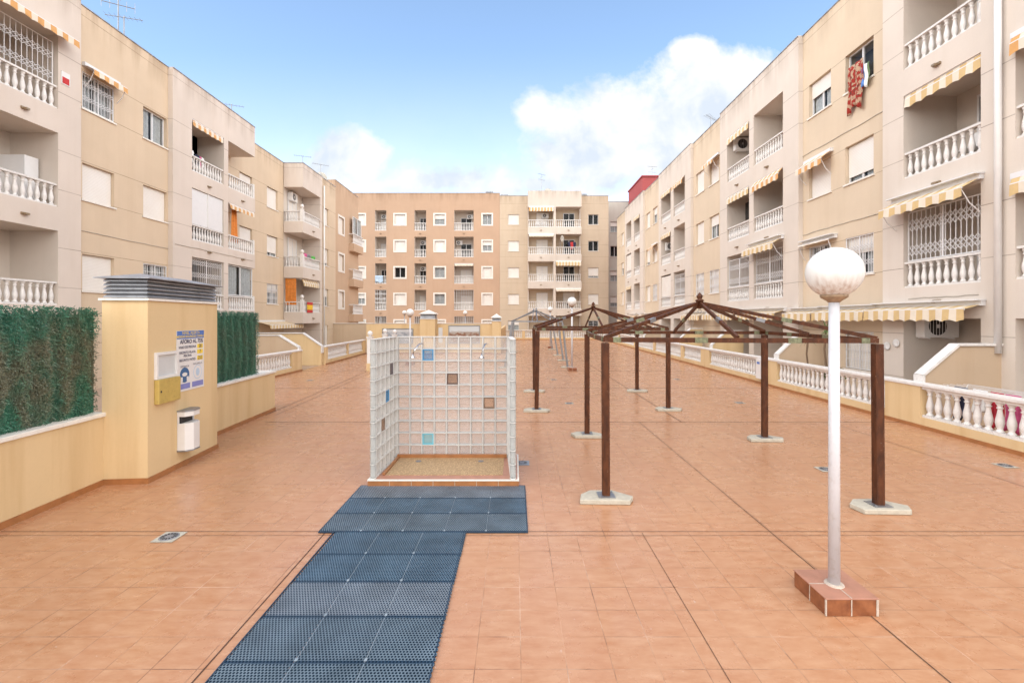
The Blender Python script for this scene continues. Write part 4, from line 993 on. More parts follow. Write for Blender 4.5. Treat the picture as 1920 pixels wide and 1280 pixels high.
# bin: plan is half a hexagon
c0_ = side_a(331.5); c1_ = c0_+.34
t = thing('litter_bin', 'white wall mounted litter bin with grey lid and dark slot on the shaft', 'bin', FS(c0_, 0, .27))
pl = [(c0_, .003), (c0_, .12), (c0_+.09, .205), (c1_-.09, .205), (c1_, .12), (c1_, .003)]
inn = [(c0_+.012, .003), (c0_+.012, .10), (c0_+.095, .185), (c1_-.095, .185), (c1_-.012, .10), (c1_-.012, .003)]
o = MB(FS); o.prism(pl, .285, .715); o.prism(pl, .825, .905); o.prism([(c0_, .003), (c0_, .03), (c0_+.02, .03), (c0_+.02, .003)], .7151, .8249); o.prism([(c1_-.02, .003), (c1_-.02, .07), (c1_, .07), (c1_, .003)], .7151, .8249); o.build('body', M['white'], t, bevel=.005)
o = MB(FS); o.prism([(c0_+.021, .004), (c0_+.021, .05), (c1_-.021, .05), (c1_-.021, .004)], .7152, .8248); o.build('slot', M['black'], t)
o = MB(FS); o.prism([(a+(a-(c0_+c1_)/2)*.04, b*1.04) for a, b in pl], .906, .925); o.build('lid', M['grey'], t); o = MB(FS); o.prism([(a+(a-(c0_+c1_)/2)*.03, b*1.03) for a, b in pl], .268, .2845); o.build('base', M['grey'], t)

# ---------------------------------------------------------------- shower cubicle
SX0, SX1, SYF, SYB = -1.95, -.13, 6.57, 7.53
SHW = thing('shower_cubicle', 'open glass block shower cubicle with two shower heads on a tiled step', 'shower', (-1.03, 7.1, 0))
o = MB(); o.box(-2.10, .05, 6.48, 7.70, 0, .088); o.build('step', M['skirt'], SHW)
o = MB()
for i in range(1, 7): x = -2.10+i*.31; o.box(x-.003, x+.003, 6.4775, 6.482, .002, .087)
o.build('step_grout', M['grout'], SHW)
o = MB(); o.box(-2.08, .03, 6.50, 7.68, .089, .1055); o.build('step_top', M['ltop'], SHW)
o = MB(); o.box(-2.105, .055, 6.475, 6.4995, .089, .107); o.box(-2.105, .055, 7.6805, 7.705, .089, .107); o.box(-2.105, -2.0805, 6.4996, 7.68, .089, .107); o.box(.0305, .055, 6.4996, 7.68, .089, .107); o.build('step_edging', M['cap'], SHW)
o = MB(); o.box(-1.90, -.18, 6.67, 7.50, .1062, .112); o.build('shower_tray', M['pebble'], SHW)
o = MB(); o.box(-1.94, -.14, 7.485, 7.528, .1125, .165); o.box(-1.944, -1.905, 6.66, 7.484, .1125, .14); o.build('tray_skirting', M['skirt'], SHW)
for x in (-1.55, -.55): o = MB(); o.lathe([(.045, .113), (.045, .118)], (x, 7.30, 0), 14); o.build('tray_drain', M['grey'], SHW)
zb0 = .108; bz = .199
def block_mesh(F, w, h, dp, shell=True):
    o = MB(F); m_ = .012
    o.box(m_, w-m_, .004, dp-.004, m_, h-m_); return o
special = {('b', 2, 1): 'gb_blue', ('b', 2, 8): 'gb_cyan', ('b', 4, 3): 'gb_brown', ('b', 7, 5): 'gb_pink', ('l', 1, 2): 'gb_dark', ('l', 2, 4): 'gb_blue', ('l', 3, 6): 'gb_pink'}
def glass_wall(name, F, cols, w, key, rows=10, dp=.085):
    gr = MB(F)
    for i in range(cols+1): gr.box(i*w-.007, i*w+.007, 0, dp, 0, rows*bz+.006)
    for r in range(rows+1):
        for i in range(cols): gr.box(i*w+.0072, (i+1)*w-.0072, .0015, dp-.0015, r*bz-.006, r*bz+.006)
    # bright glass rims: frames on both faces of every block, tinted on coloured ones
    wl_ = gr.build(name, M['gb_edge'], SHW)
    rim = MB(F); gl = MB(F)
    for i in range(cols):
        for r in range(rows):
            x0, x1, z0, z1 = i*w+.009, (i+1)*w-.009, r*bz+.008, (r+1)*bz-.008; kk = special.get((key, i, rows-1-r))
            if kk is None:
                gl.quad((x0, .012, z0), (x1, .012, z0), (x1, .012, z1), (x0, .012, z1)); gl.quad((x0, dp-.012, z0), (x1, dp-.012, z0), (x1, dp-.012, z1), (x0, dp-.012, z1))
                k = .013
                for a, b, c, d_ in ((x0, x0+k, z0, z1), (x1-k, x1, z0, z1), (x0+k, x1-k, z0, z0+k), (x0+k, x1-k, z1-k, z1)): rim.quad((a, dp/2, c), (b, dp/2, c), (b, dp/2, d_), (a, dp/2, d_))
            else:
                s_ = MB(F); s_.box(x0+.02, x1-.02, .010, dp-.010, z0+.02, z1-.02); b_ = s_.build('coloured_glass_block', M[kk], SHW); tag(b_, {'gb_blue': 'blue tinted block', 'gb_cyan': 'turquoise tinted block', 'gb_brown': 'brown tinted block', 'gb_pink': 'rose brown tinted block', 'gb_dark': 'dark tinted block'}[kk])
                s_ = MB(F); k = .018
                for a, b, c, d_ in ((x0, x0+k, z0, z1), (x1-k, x1, z0, z1), (x0+k, x1-k, z0, z0+k), (x0+k, x1-k, z1-k, z1)): s_.box(a, b, .006, dp-.006, c, d_)
                s_.build('rim', M[kk+'_rim'] if kk+'_rim' in M else M.setdefault(kk+'_rim', plain(kk+'_rim_glass', {'gb_blue': (.07, .27, .50), 'gb_cyan': (.16, .50, .62), 'gb_brown': (.12, .08, .07), 'gb_pink': (.20, .13, .09), 'gb_dark': (.10, .08, .09)}[kk], .2)), b_)
    gl.build('glass_blocks', M['gb'], wl_); rim.build('block_rims', M['gb_rim'], wl_)
M['gb_rim'] = m_glassblock('glass_block_rim', (.50, .50, .49), .55)
bw = (SX1-SX0)/9
glass_wall('rear_block_wall', lambda a, b, c: (SX0+a, SYB+b, zb0+c), 9, bw, 'b')
lw = (SYB-SYF)/5
glass_wall('left_block_wall', lambda a, b, c: (SX0-b-(a/.96)*.05, SYB-a, zb0+c), 5, lw, 'l')
glass_wall('right_block_wall', lambda a, b, c: (SX1+b+(a/.96)*.055, SYB-a, zb0+c), 5, lw, 'r')
for x in (SX0-.05-.042, SX1+.055+.042):
    o = MB()
    for r in range(10): z = zb0+r*bz; o.lathe([(.040, .012), (.043, .02), (.043, bz-.012), (.040, bz-.004)], (x, SYF-.03, z), 12)
    o.k = 1
    for r in range(11): o.lathe([(.046, -.004), (.046, .008)], (x, SYF-.03, zb0+r*bz), 12)
    o.build('rounded_end_column', [M['gb_end'] if 'gb_end' in M else M.setdefault('gb_end', m_glassblock('end_block_glass', (.50, .52, .52), .42)), M['gb_edge']], SHW, smooth=True)
for x, sx in ((-1.62, 1), (-.53, .6)):
    h = MB(); h.tube([(x+.10*sx, SYB-.003, 1.98), (x+.10*sx, SYB-.10, 1.995), (x+.07*sx, SYB-.22, 1.98), (x+.02*sx, SYB-.31, 1.90), (x, SYB-.33, 1.83)], .011, 8)
    h = h.build('shower_head', M['chrome'], SHW, smooth=True)
    o = MB(); o.lathe([(.012, .055), (.018, .03), (.042, .012), (.045, 0), (.04, -.004)][::-1], (x, SYB-.335, 1.775), 16); o.build('rose', M['chrome'], h, smooth=True)

# ---------------------------------------------------------------- floor grating
def tile_mesh(n=20, s_=.486, hole=.58, th=.014):
    o = MB(); p = s_/n
    for j in range(n):
        sh = (j % 2)*p*.5
        for i in range(n):
            cx, cy = (i+.5)*p, (j+.5)*p; k = 6
            x0, x1, y0, y1 = cx-p/2, cx+p/2, cy-p/2, cy+p/2
            outer = [(x1, cy), (x1, y1), (x0, y1), (x0, cy), (x0, y0), (x1, y0)]
            inner = [(cx+math.cos(a)*p*hole*.62, cy+math.sin(a)*p*hole*.58) for a in (0, math.pi/3, 2*math.pi/3, math.pi, 4*math.pi/3, 5*math.pi/3)]
            O = [o.V((x, y, th)) for x, y in outer]; I = [o.V((x, y, th)) for x, y in inner]; B = [o.V((x, y, .001)) for x, y in inner]
            for a in range(k): b = (a+1) % k; o.face([O[a], O[b], I[b], I[a]]); o.face([I[a], I[b], B[b], B[a]])
    o.box(0, s_, -.0, .008, .001, th-.001); o.box(0, s_, s_-.008, s_, .001, th-.001); o.box(0, .006, 0, s_, .001, th-.0015); o.box(s_-.006, s_, 0, s_, .001, th-.0015)
    return o
def grating_tile():
    """square tile: staggered hexagonal holes with navy walls under a top paled to stand for sky sheen"""
    o = MB(); n = 20; s_ = .484; p = s_/n; th = .014
    for j in range(n):
        for i in range(n):
            cx = (i+.5+(.25 if j % 2 else -.25))*p; cy = (j+.5)*p
            x0, x1, y0, y1 = cx-p/2, cx+p/2, cy-p/2, cy+p/2
            outer = [(x1, cy), (x1, y1), (x0, y1), (x0, cy), (x0, y0), (x1, y0)]
            inner = [(cx+math.cos(a)*p*.37, cy+math.sin(a)*p*.40) for a in (0, math.pi/3, 2*math.pi/3, math.pi, 4*math.pi/3, 5*math.pi/3)]
            O = [o.V((x, y, th)) for x, y in outer]; I = [o.V((x, y, th)) for x, y in inner]; B = [o.V((x, y, .002)) for x, y in inner]
            edge = j in (0,) 
            for a in range(6): b = (a+1) % 6; o.k = 1 if edge else 0; o.face([O[a], O[b], I[b], I[a]]); o.k = 1; o.face([I[a], I[b], B[b], B[a]])
            o.face(B)
    return o
def grating(label, x0, y0, nx, ny, sx, sy, z, me_list, skew=0):
    t = thing('floor_mat', label, 'floor mat', (x0, y0, z), 0, 'blue floor gratings')
    for j in range(ny):
        for i in range(nx):
            b = bpy.data.objects.new('mat_tile', me_list[(j*2+j//3) % len(me_list)]); COL.objects.link(b); b.parent = t; b.location = (i*sx+skew*j, j*sy, 0); b.scale = (sx/.4875, sy/.4875, 1)
    o = MB(); o.box(-.010, .010, .016, .042, .0145, .0175); first = None
    for j in range(0, ny):
        for i in range(1, nx):
            if first is None: first = local(o, 'clip', M['clip'], t); c = first
            else: c = first.copy(); COL.objects.link(c)
            c.location = (i*sx+skew*j, j*sy, 0)
    o = MB()
    for j in range(0, ny+1): o.box(skew*j-.004, nx*sx+skew*j, j*sy-.004, j*sy+.004, .001, .0152)
    for i in (0, nx): o.box(i*sx-.004, i*sx+.004, .0, ny*sy, .001, .0150)
    o.k = 1
    for i in range(1, nx): o.bar((i*sx, .01, .0135), (i*sx+skew*ny, ny*sy-.01, .0130), .003, .002)
    local(o, 'seam', [M['matdark'], M['clip']], t); return t
q = grating_tile(); tm = []
for mm in ('mat', 'mat2', 'mat3'):
    me = bpy.data.meshes.new('mat_tile'); me.from_pydata(q.v, [], q.f); me.materials.append(M[mm]); me.materials.append(M['matdark']); me.polygons.foreach_set('material_index', q.mi); me.update(); tm.append(me)
grating('wide blue plastic grating mat laid across the front of the shower', -2.2, 5.09, 5, 3, .468, .472, .004, [tm[0], tm[1], tm[2]])
grating('long blue plastic grating walkway running from the shower mat towards the viewer', -2.03, 1.70, 3, 7, .4867, .4836, .003, [tm[1], tm[0], tm[2]], skew=0.004)

# ---------------------------------------------------------------- gazebos
def lerp(a, b, t_): return tuple(x+(y-x)*t_ for x, y in zip(a, b))
def gazebo(label, base, top_dx, ze, za, fm, plate, pw=.100, foot=True, bw_=.062, seed=1):
    """base: four post feet (x, y) in order near-left, far-left, far-right, near-right"""
    rr = random.Random(seed)
    cx, cy = sum(b[0] for b in base)/4, sum(b[1] for b in base)/4
    t = thing('gazebo_frame', label, 'gazebo', (cx, cy, 0), 0, 'bare gazebo frames')
    tops = [(b[0]+d_[0], b[1]+d_[1], ze) for b, d_ in zip(base, top_dx)]
    yaw = math.atan2(base[3][1]-base[0][1], base[3][0]-base[0][0])
    for b, p in zip(base, tops):
        o = MB(); u = Vector((math.cos(yaw), math.sin(yaw), 0)); v = Vector((-u.y, u.x, 0)); ids = []
        for P, s_ in (((b[0], b[1], .05), pw), ((p[0], p[1], ze-.04), pw)):
            ids.append([o.V(Vector(P)+u*(x*s_/2)+v*(y*s_/2)) for x, y in ((-1, -1), (1, -1), (1, 1), (-1, 1))])
        for j in range(4): o.face([ids[0][j], ids[0][(j+1) % 4], ids[1][(j+1) % 4], ids[1][j]])
        o.face(ids[0][::-1]); o.face(ids[1]); po = o.build('post', M[fm], t, bevel=.008)
        if foot:
            o = MB(); a0_ = rr.uniform(0, 6); w_ = .31
            pts = [(-w_*rr.uniform(.8, 1.2), -.15), (w_*.9, -.17), (w_*1.15, -.02), (w_*.35, .20), (-w_*.6, .19), (-w_*1.05, .05)]
            o.prism([(b[0]+x, b[1]+y) for x, y in pts], 0.001, .065); o.build('concrete_foot', M['concrete'], t, bevel=.012)
            o = MB(); o.box(b[0]-.11, b[0]+.11, b[1]-.10, b[1]+.10, .066, .075)
            for x, y in ((-1, -1), (1, 1)): o.lathe([(.012, .075), (.012, .09)], (b[0]+x*.09, b[1]+y*.08, 0), 6)
            o.build('base_plate', M['grey'], po)
    for i in range(4):
        p, q_ = tops[i], tops[(i+1) % 4]; m_ = lerp(p, q_, .5); n_ = (Vector(m_)-Vector((cx, cy, ze))).normalized()*.05; m_ = (m_[0]+n_.x, m_[1]+n_.y, m_[2])
        o = MB(); k = [lerp(p, m_, j/3) for j in range(4)]+[lerp(m_, q_, j/3) for j in range(1, 4)]
        o.bar(p, m_, .045, bw_); o.bar(m_, q_, .045, bw_); be = o.build('eave_beam', M[fm], t)
        if plate:
            D = (Vector(q_)-Vector(p)).normalized()
            for c, hl in ((.045, .05), (.30, .08), (.64, .08), (.955, .05)):
                c_ = Vector(lerp(p, q_, c))+n_*(1-abs(2*c-1)); o = MB(); o.bar(c_-D*hl, c_+D*hl, .054, bw_+.006); o.build('joint_plate', M['plate'], be)
    ap = (cx, cy, za)
    ends = tops+[lerp(tops[i], tops[(i+1) % 4], .5) for i in range(4)]
    for e_ in ends:
        o = MB(); e2 = (e_[0], e_[1], ze+.03); o.bar(lerp(ap, e2, .03), e2, .038, .05); ra = o.build('rafter', M[fm], t)
        if plate:
            o = MB(); c_ = Vector(lerp(ap, e2, .56)); D = (Vector(e2)-Vector(ap)).normalized(); o.bar(c_-D*.07, c_+D*.07, .048, .058); o.build('joint_plate', M['plate' if rr.random() < .6 else 'grey'], ra)
    o = MB(); o.lathe([(.02, -.10), (.05, -.09), (.055, .02), (.075, .03), (.06, .05), (.03, .06), (.045, .085), (.05, .11), (.03, .14), (.005, .17)], ap, 12); fi = o.build('finial', M[fm], t, smooth=True)
    o = MB(); o.tube([(cx+.03*math.cos(a), cy, za-.14+.03*math.sin(a)) for a in [i*math.pi/6 for i in range(-2, 9)]], .005, 6); o.build('hook', M['grey'], fi)
    return t
gazebo('nearest rusty brown gazebo frame on four posts', [(1.20, 6.02), (1.46, 9.25), (4.92, 8.98), (4.565, 5.72)], [(-.01, 0), (0, 0), (.0, 0), (.0, .02)], 2.12, 2.66, 'post', True, seed=2)
gazebo('second rusty brown gazebo frame behind the nearest one', [(.55, 11.75), (.63, 14.9), (4.0, 14.95), (4.0, 11.9)], [(.03, 0), (-.02, 0), (0, 0), (0, 0)], 2.12, 2.72, 'post', True, seed=5)
gazebo('bare silver gazebo frame with leaning posts in the distance', [(-.5, 22.0), (-.35, 25.6), (2.72, 25.8), (2.55, 22.2)], [(.35, 0), (.2, 0), (-.3, 0), (-.25, 0)], 2.25, 2.80, 'grey', False, pw=.09, bw_=.05, seed=7)
gazebo('farthest silver gazebo frame beyond the other silver one', [(-.3, 29.3), (-.2, 32.4), (2.85, 35.0), (2.75, 29.4)], [(.1, 0), (.1, 0), (-.2, 0), (-.35, 0)], 2.2, 2.95, 'grey', False, pw=.09, bw_=.05, seed=9)

# ---------------------------------------------------------------- globe lamps
def lamp(label, x, y, zc, r=.213, pr=.04, base=True, pm_='pole'):
    t = thing('globe_lamp', label, 'lamp', (x, y, 0), 0, 'white globe lamps')
    if base:
        o = MB(); o.box(-.205, .215, -.20, .22, .001, .136); b = local(o, 'tiled_base', M['ltile'], t, bevel=.004)
        o = MB(); o.box(-.21, .22, -.205, .225, .1365, .147); local(o, 'base_top', M['ltop'], t, bevel=.003)
        o = MB(); o.box(0-.004, .004, -.2035, -.2, .004, .136); o.box(-.2085, -.2, -.2035, -.19, .004, .136); o.box(.2, .2185, -.2035, -.19, .004, .136)
        o.box(-.2085, -.205, .0, .006, .004, .136)
        o.prism([(-.004, -.205), (.004, -.205), (.004, 0), (-.004, 0)], .1472, .1485); o.prism([(-.21, .0), (-.21, .008), (0, .008), (0, 0)], .1472, .1485)
        o.lathe([(.075, .147), (.07, .155), (.045, .158)], (0, 0, 0), 16); local(o, 'base_grout', M['grout'], b)
    o = MB(); o.tube([(0, 0, .02), (0, 0, zc-r+.0)], [pr*1.12, pr], 20); local(o, 'pole', M[pm_], t, smooth=True)
    o = MB(); o.lathe([(pr*1.1, -.06), (pr*1.3, -.05), (.10, -.018), (.105, 0), (.09, .008)], (0, 0, zc-r+.02), 24); local(o, 'collar', M['fixc'], t, smooth=True)
    o = MB(); n = 18; prof = [(max(.001, r*math.sin(math.pi*i/n)), -r*math.cos(math.pi*i/n)) for i in range(n+1)]; o.lathe(prof, (0, 0, 0), 36)
    g_ = local(o, 'globe', M['globe'], t, smooth=True); g_.location = (0, 0, zc)
    return t
M['fixc'] = plain('corroded_collar', (.36, .26, .17), .6, .3, .3, 30)
lamp('nearest white globe lamp on a low tiled base in the right foreground', 2.712, 3.87, 2.79)
lamp('distant white globe lamp on a small tiled base beside the silver gazebo', 2.62, 21.0, 3.17, .215)
lamp('small far white globe lamp standing in the middle of the plaza behind the silver gazebo', 2.85, 37.0, 3.15, .215)
lamp('white globe lamp behind the shower cubicle before the rear yellow wall', -5.45, 23.6, 2.7, .20)
lamp('far globe lamp on a dark pole behind the rear wall, near the left picture', xb(758.5, 46), 46, 3.0, .22, base=False, pm_='grey')
lamp('far globe lamp on a dark pole behind the rear wall, above the right picture', xb(872.5, 46), 46, 2.97, .22, base=False, pm_='grey')

# ---------------------------------------------------------------- white posts by the pool entrance
for i, (px, Y, zt2, lab) in enumerate(((694, 20.9, 1.56, 'nearest white ball-topped gate post standing left of the shower'), (722, 24.2, 1.58, 'middle of the three white ball-topped gate posts behind the shower'), (740, 25.4, 1.52, 'farthest white ball-topped gate post behind the shower'))):
    x = xb(px, Y); t = thing('gate_post', lab, 'post', (x, Y, 0), 0, 'white posts by the pool gate')
    o = MB(); o.box(-.13, .13, -.13, .13, 0, .35); local(o, 'pedestal', M['yellow'], t)
    o = MB(); o.box(-.11, .11, -.11, .11, .351, zt2-.05); o.box(-.14, .14, -.14, .14, zt2-.05, zt2); local(o, 'shaft', M['white'], t)
    o = MB(); o.lathe([(.05, 0), (.05, .03), (.10, .07), (.125, .14), (.11, .21), (.05, .265), (.01, .27)], (0, 0, zt2), 14); local(o, 'ball', M['white'], t, smooth=True)

# ---------------------------------------------------------------- drains
def drain(label, x, y, r=.095, blue=False):
    t = thing('floor_drain', label, 'drain', (x, y, .005), 0, 'round floor drains')
    o = MB(); o.box(-r*1.25, r*1.25, -r*1.25, r*1.25, 0, .002); local(o, 'surround_plate', M['concrete' if not blue else 'clip'], t)
    o = MB(); o.lathe([(r, .002), (r, .007), (r*.9, .009), (.01, .009)], (0, 0, 0), 24); local(o, 'cover', M['zinc'], t)
    o = MB()
    for i in range(14): a = i*2*math.pi/14; c, s_ = math.cos(a), math.sin(a); o.quad((c*r*.42-s_*.006, s_*r*.42+c*.006, .0096), (c*r*.42+s_*.006, s_*r*.42-c*.006, .0096), (c*r*.86+s_*.011, s_*r*.86-c*.011, .0096), (c*r*.86-s_*.011, s_*r*.86+c*.011, .0096))
    local(o, 'slots', M['dark'], t)
def gpt(px, py): Y = H0*F0/(py-VY); return (px-VX)/F0*Y, Y
for px, py, lab in ((317, 1007, 'round floor drain left of the blue walkway'), (1885, 873, 'round floor drain near the right balustrade, at the right edge'), (1548, 880, 'round floor drain partly behind the nearest lamp pole'), (979, 868, 'round floor drain just right of the shower step'),
                    (1387, 755, 'small drain between the gazebo posts and the utility box'), (1067, 756, 'small far drain seen between the second gazebo posts, nearer one'), (1038, 711.5, 'small far drain seen between the second gazebo posts, farther one'), (1269, 711, 'small far drain right of the second gazebo'), (581, 713, 'small far drain on the left part of the plaza')):
    x, y = gpt(px, py); drain(lab, x, y, blue=(px in (979,)))

# ---------------------------------------------------------------- laundry, plants, antennas
def cloth(name, label, cat, F, a0, a1, z0, z1, n, mats, folds=5, amp=.03, jag=.06, parent=None, group=None, nz_=10):
    o = MB(F); N = 24; rr = random.Random(hash(label) % 1000 if False else len(label)); g_ = []
    for i in range(N+1):
        row = []
        for j in range(nz_+1):
            t_ = i/N; v = j/nz_; x = a0+(a1-a0)*(t_+.04*math.sin(v*5+folds)*(1-t_)); z = z1+(z0+jag*math.sin(t_*7+len(label))-z1)*v
            y = n+amp*math.sin(t_*folds*math.pi*2+v*1.2)*(.4+v*.6)+.015*math.sin(v*9); row.append(o.V((x, y, z)))
        g_.append(row)
    for i in range(N):
        o.k = min(len(mats)-1, int(i/N*len(mats)))
        for j in range(nz_): o.face([g_[i][j], g_[i+1][j], g_[i+1][j+1], g_[i][j+1]])
    ob = o.build(name, [M[m_] for m_ in mats], parent, smooth=True)
    sd_ = ob.modifiers.new('thick', 'SOLIDIFY'); sd_.thickness = .006
    return tag(ob, label, cat, group)
b0, b1 = wb_[0], wb_[1]; zs = 3.82+2*PR
cloth('blanket', 'red and cream patterned blanket hanging out of the top right window', 'blanket', G2, b0+.30, b0+.95, zs-.75, zs+.72, .09, ['blanket'], 3, .04, .12)
cloth('sheet', 'green and blue sheet hanging beside the red blanket on the window', 'sheet', G2, b0+.02, b0+.32, zs-.25, zs+.45, .11, ['leaf', 'curtain', 'blue'], 2, .03, .05)
q = MB(G2); q.box(b0+.05, (b0+b1)/2-.05, -.13, -.12, zs+.05, zs+1.2)
F_ = lambda a, b, c: (XL*-1+.03+b, a, c)
f0, f1 = yl(575), yl(585.5)
t = thing('flag', 'red and yellow striped flag tied to the first floor corner balcony on the left', 'flag', (-XL+.04, f0, 2.9))
for k, (z0, z1, mm) in enumerate(((3.33, 3.52, 'flagr'), (3.0, 3.33, 'flagy'), (2.8, 3.0, 'flagr'))): MB(F1).box(f0, f1, .03, .038, z0+.001, z1).build('stripe', M[mm], t)
cloth('towel', 'pale blue towel hung over a balcony rail of the orange building', 'towel', FO, bb[0][0]+.05, bb[0][0]+.95, 12.82-2*PB+.15, 12.82-2*PB+.95, .03, ['blue_pale'] if 'blue_pale' in M else [M.setdefault('blue_pale', None) and 'x' or 'signring'], 3, .03)
M.pop('blue_pale', None)
cloth('laundry', 'dark and pink clothes drying in the top floor loggia on the left', 'laundry', F1, yl(386), yl(402), ZL[2]+.5, ZL[2]+1.05, -.5, ['navy', 'navy', 'pink', 'curtain'], 5, .03, .08)
cloth('laundry', 'white cloth drying in the top floor loggia on the left', 'laundry', F1, yl(368), yl(383), ZL[2]+.6, ZL[2]+1.15, -.5, ['curtain'], 3, .03, .08)
cloth('laundry', 'pink and grey clothes on the second floor corner balcony on the left', 'laundry', F1, 31.3, 32.3, ZL[1]+.45, ZL[1]+1.05, -.35, ['pink', 'grey'], 3, .03, .1)
cloth('laundry', 'bright green cloth on the second floor corner balcony on the left', 'laundry', F1, 32.35, 32.95, ZL[1]+.5, ZL[1]+1.0, -.3, ['green'], 3, .03, .1)
cloth('laundry', 'dark clothes drying on a third floor balcony of the beige rear building', 'laundry', FB(YP), cm+1.6, c1-.6, 12.95-3.14+.7, 12.95-3.14+1.5, -.5, ['navy', 'flagr', 'navy'], 4, .03, .1)
# drying rack with clothes behind the right balustrade
t = thing('drying_rack', 'white wire drying rack standing on the terrace behind the nearest right balustrade', 'drying rack', (9.75, 9.2, 0)); o = MB()
for y in (8.5, 10.0): o.tube([(9.5, y, 0), (9.95, y, .95)], .01, 6); o.tube([(9.95, y, 0), (9.5, y, .95)], .01, 6)
for x in (9.45, 9.6, 9.75, 9.9, 10.0): o.tube([(x, 8.45, .95), (x, 10.05, .95)], .005, 6)
o.build('frame', M['metalw'], t)
FD = lambda a, b, c: (9.47-b, a, c)
for a, b, m_, lab in ((8.50, 8.78, 'pink', 'bright pink garment on the drying rack, nearest'), (8.80, 9.05, 'red', 'red garment on the drying rack'), (9.10, 9.4, 'curtain', 'pale garment on the drying rack'), (9.5, 9.8, 'navy', 'dark garment on the drying rack')):
    cloth('garment', lab, 'clothing', FD, a, b, .25 if m_ != 'curtain' else .45, .955, .01, [m_], 3, .03, .05, group='clothes on the drying rack')
def palm(label, x, y, h, seed, n=26, ln=.5):
    rr = random.Random(seed); t = thing('potted_palm', label, 'plant', (x, y, 0), 0, 'potted palms on the terrace')
    o = MB(); o.lathe([(.12, 0), (.15, .26), (.165, .27), (.165, .30), (.14, .30), (.13, .26)], (0, 0, 0), 16); local(o, 'pot', M['ltop'], t)
    o = MB(); pts = [(0, 0, .25), (.03, 0, h*.4), (-.02, .02, h*.7), (.02, 0, h)]; o.tube(pts, [.035, .03, .027, .03], 8); local(o, 'trunk', M['bark'], t, smooth=True)
    o = MB()
    for i in range(n):
        a = rr.uniform(0, 6.28); el = rr.uniform(-.9, 1.3); L = ln*rr.uniform(.7, 1.1); p = Vector((.02, 0, h)); d_ = Vector((math.cos(a)*math.cos(el), math.sin(a)*math.cos(el), math.sin(el))); w = Vector((-math.sin(a), math.cos(a), 0))*.016
        prev = None
        for k in range(5):
            q_ = p+d_*L*k/4+Vector((0, 0, -.10*(k/4)**2)); ww = w*(1-(k/4)**1.5+.02); cur = (o.V(q_-ww), o.V(q_+ww))
            if prev: o.face([prev[0], prev[1], cur[1], cur[0]])
            prev = cur
    local(o, 'fronds', M['leaf'], t); return t
palm('taller potted palm on the right terrace just left of the lamp pole', 9.75, 14.3, 2.05, 3)
palm('shorter potted palm with thin trunk on the right terrace, left of the taller one', 9.70, 15.1, 1.75, 4, 20, .4)
q = MB(); q.lathe([(.25, 0), (.28, .45), (.25, .45)], (9.65, 14.7, 0), 14)
def bush(label, x, y, z0, r, h, n, seed):
    rr = random.Random(seed); t = thing('potted_plant', label, 'plant', (x, y, 0)); o = MB(); o.lathe([(.16, 0), (.2, z0), (.17, z0)], (0, 0, 0), 14); local(o, 'pot', M['ltop'], t); o = MB()
    for i in range(n):
        a = rr.uniform(0, 6.28); q_ = rr.uniform(0, 1)**.5*r; c = Vector((math.cos(a)*q_, math.sin(a)*q_, z0+rr.uniform(0, h)*(1-.5*q_/r))); u = Vector((rr.uniform(-1, 1), rr.uniform(-1, 1), rr.uniform(-1, 1))).normalized()*.05; v = u.cross(Vector((rr.uniform(-1, 1), 1, .3))).normalized()*.02
        o.face([o.V(c-u), o.V(c+v), o.V(c+u), o.V(c-v)])
    local(o, 'leaves', M['leaf'], t)
bush('low leafy potted plant behind the balustrade between the palms and the lamp pole', 9.6, 13.7, .6, .3, .5, 400, 5)
def antenna(label, x, y, z0, h, kind='yagi', rz=0):
    t = thing('tv_antenna', label, 'antenna', (x, y, z0), rz, 'roof antennas')
    o = MB(); o.tube([(0, 0, -.8), (0, 0, h)], .022, 6); local(o, 'mast', M['grey'], t)
    o = MB()
    if kind == 'yagi' or kind == 'both':
        o.tube([(-.6, 0, h-.05), (.6, 0, h-.05)], .012, 6)
        for i in range(8): x_ = -.55+i*.155; o.tube([(x_, -.22+.012*i, h-.05), (x_, .22-.012*i, h-.05)], .006, 4)
    if kind == 'both':
        o.tube([(-.5, 0, h-.7), (.5, 0, h-.7)], .015, 6)
        for i in range(5): x_ = -.5+i*.25; o.tube([(x_, 0, h-.9), (x_, 0, h-.5)], .008, 4)
        o.tube([(0, -.3, h-.35), (0, .3, h-.35)], .012, 6)
    local(o, 'aerial', M['grey'], t); return t
antenna('tall antenna with several aerials on the nearest left roof', -15.2, yl(229)*1.06, RT, 2.3, 'both', .5)
antenna('shorter bar antenna beside the tall one on the nearest left roof', -14.9, yl(239)*1.04, RT, 1.1, 'yagi', .3)
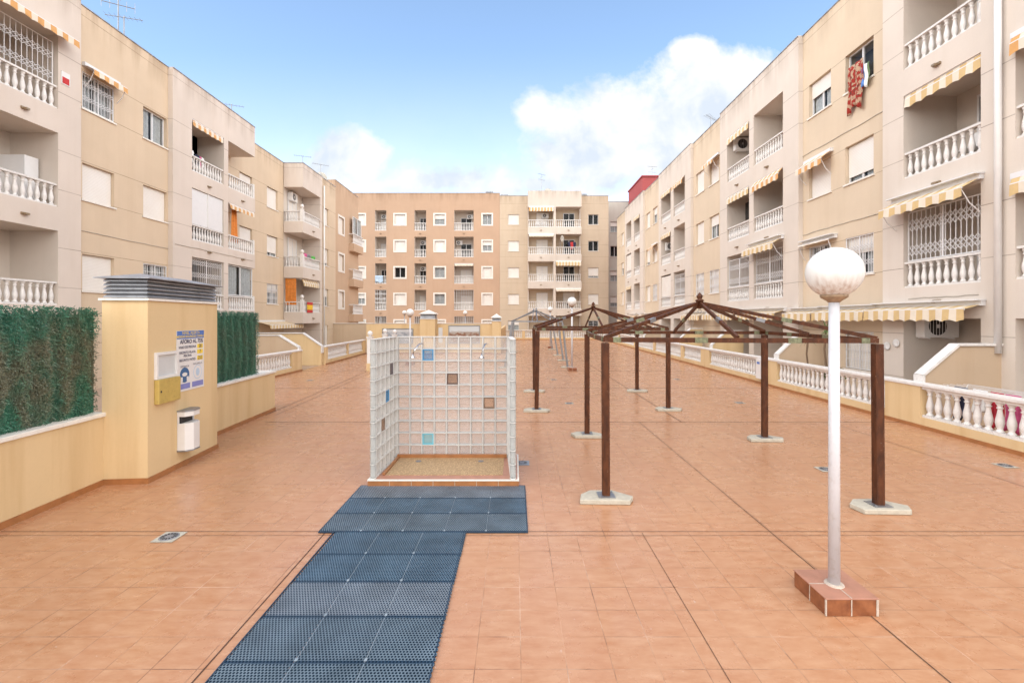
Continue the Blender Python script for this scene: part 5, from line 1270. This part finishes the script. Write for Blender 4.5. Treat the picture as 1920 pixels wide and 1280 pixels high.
antenna('single thin antenna above the striped loggia section of the left roof', -15.5, yl(430)*1.1, RT, 1.3, 'yagi', .4)
antenna('antenna on the left roof just before the corner balconies', -15.8, yl(572)*1.1, RT, 1.7, 'yagi', .4)
antenna('antenna on the left roof just behind the corner balconies', -15.0, yl(600)*1.06, RT, 1.5, 'yagi', .6)
antenna('tall antenna in the middle of the beige rear building roof', ox(1017), 55.5, 17, 3.0, 'both', .7)
antenna('antenna on the beige section of the right roof', 11.9, yr(1329)*1.08, TR, 1.4, 'yagi', .7)
antenna('antenna on top of the dark red block', 15.8, 52.5, 18.35, 1.6, 'both', .2)
def roof_vent(label, x, y, z0):
    t = thing('roof_vent', label, 'roof vent', (x, y, z0), 0, 'roof vents'); o = MB(); o.box(-.35, .35, -.35, .35, -.9, .45); local(o, 'stack', M['grey_b'], t); o = MB(); o.box(-.45, .45, -.45, .45, .46, .62); local(o, 'cap', M['zinc'], t)
roof_vent('grey roof vent at the right end of the orange building roof', ox(916), 56, 17.3)
roof_vent('grey roof vent at the left end of the beige rear roof', ox(945), 56, 16.9)
roof_vent('grey roof vent at the right end of the beige rear roof', ox(1098), 56, 17.0)
def dish(label, x, y, z, r, rz):
    t = thing('satellite_dish', label, 'satellite dish', (x, y, z), rz, 'satellite dishes')
    o = MB(lambda a, b, c: (a, -c, b)); o.lathe([(.001, 0), (r*.5, .04), (r, .14), (r, .15), (r*.5, .055), (.001, .015)], (0, 0, 0), 24); local(o, 'reflector', M['grey_b'], t, smooth=True)
    o = MB(); o.tube([(0, .02, 0), (0, .15, -.3), (0, .15, -.9)], .02, 6); o.tube([(0, -.02, -r*.8), (0, -.45, -.1)], .012, 6); local(o, 'mount', M['grey'], t)
dish('white satellite dish on the third floor balcony of the beige rear building', cm+.75, YP-.15, 12.95-3.14+1.75, .38, .9)
dish('pale satellite dish on the left roof above the corner balconies', -15.4, yl(613)*1.05, RT+.7, .45, .5)
dish('grey satellite dish on the roof of the beige rear building', ox(1028), 55, 17.5, .55, .3)
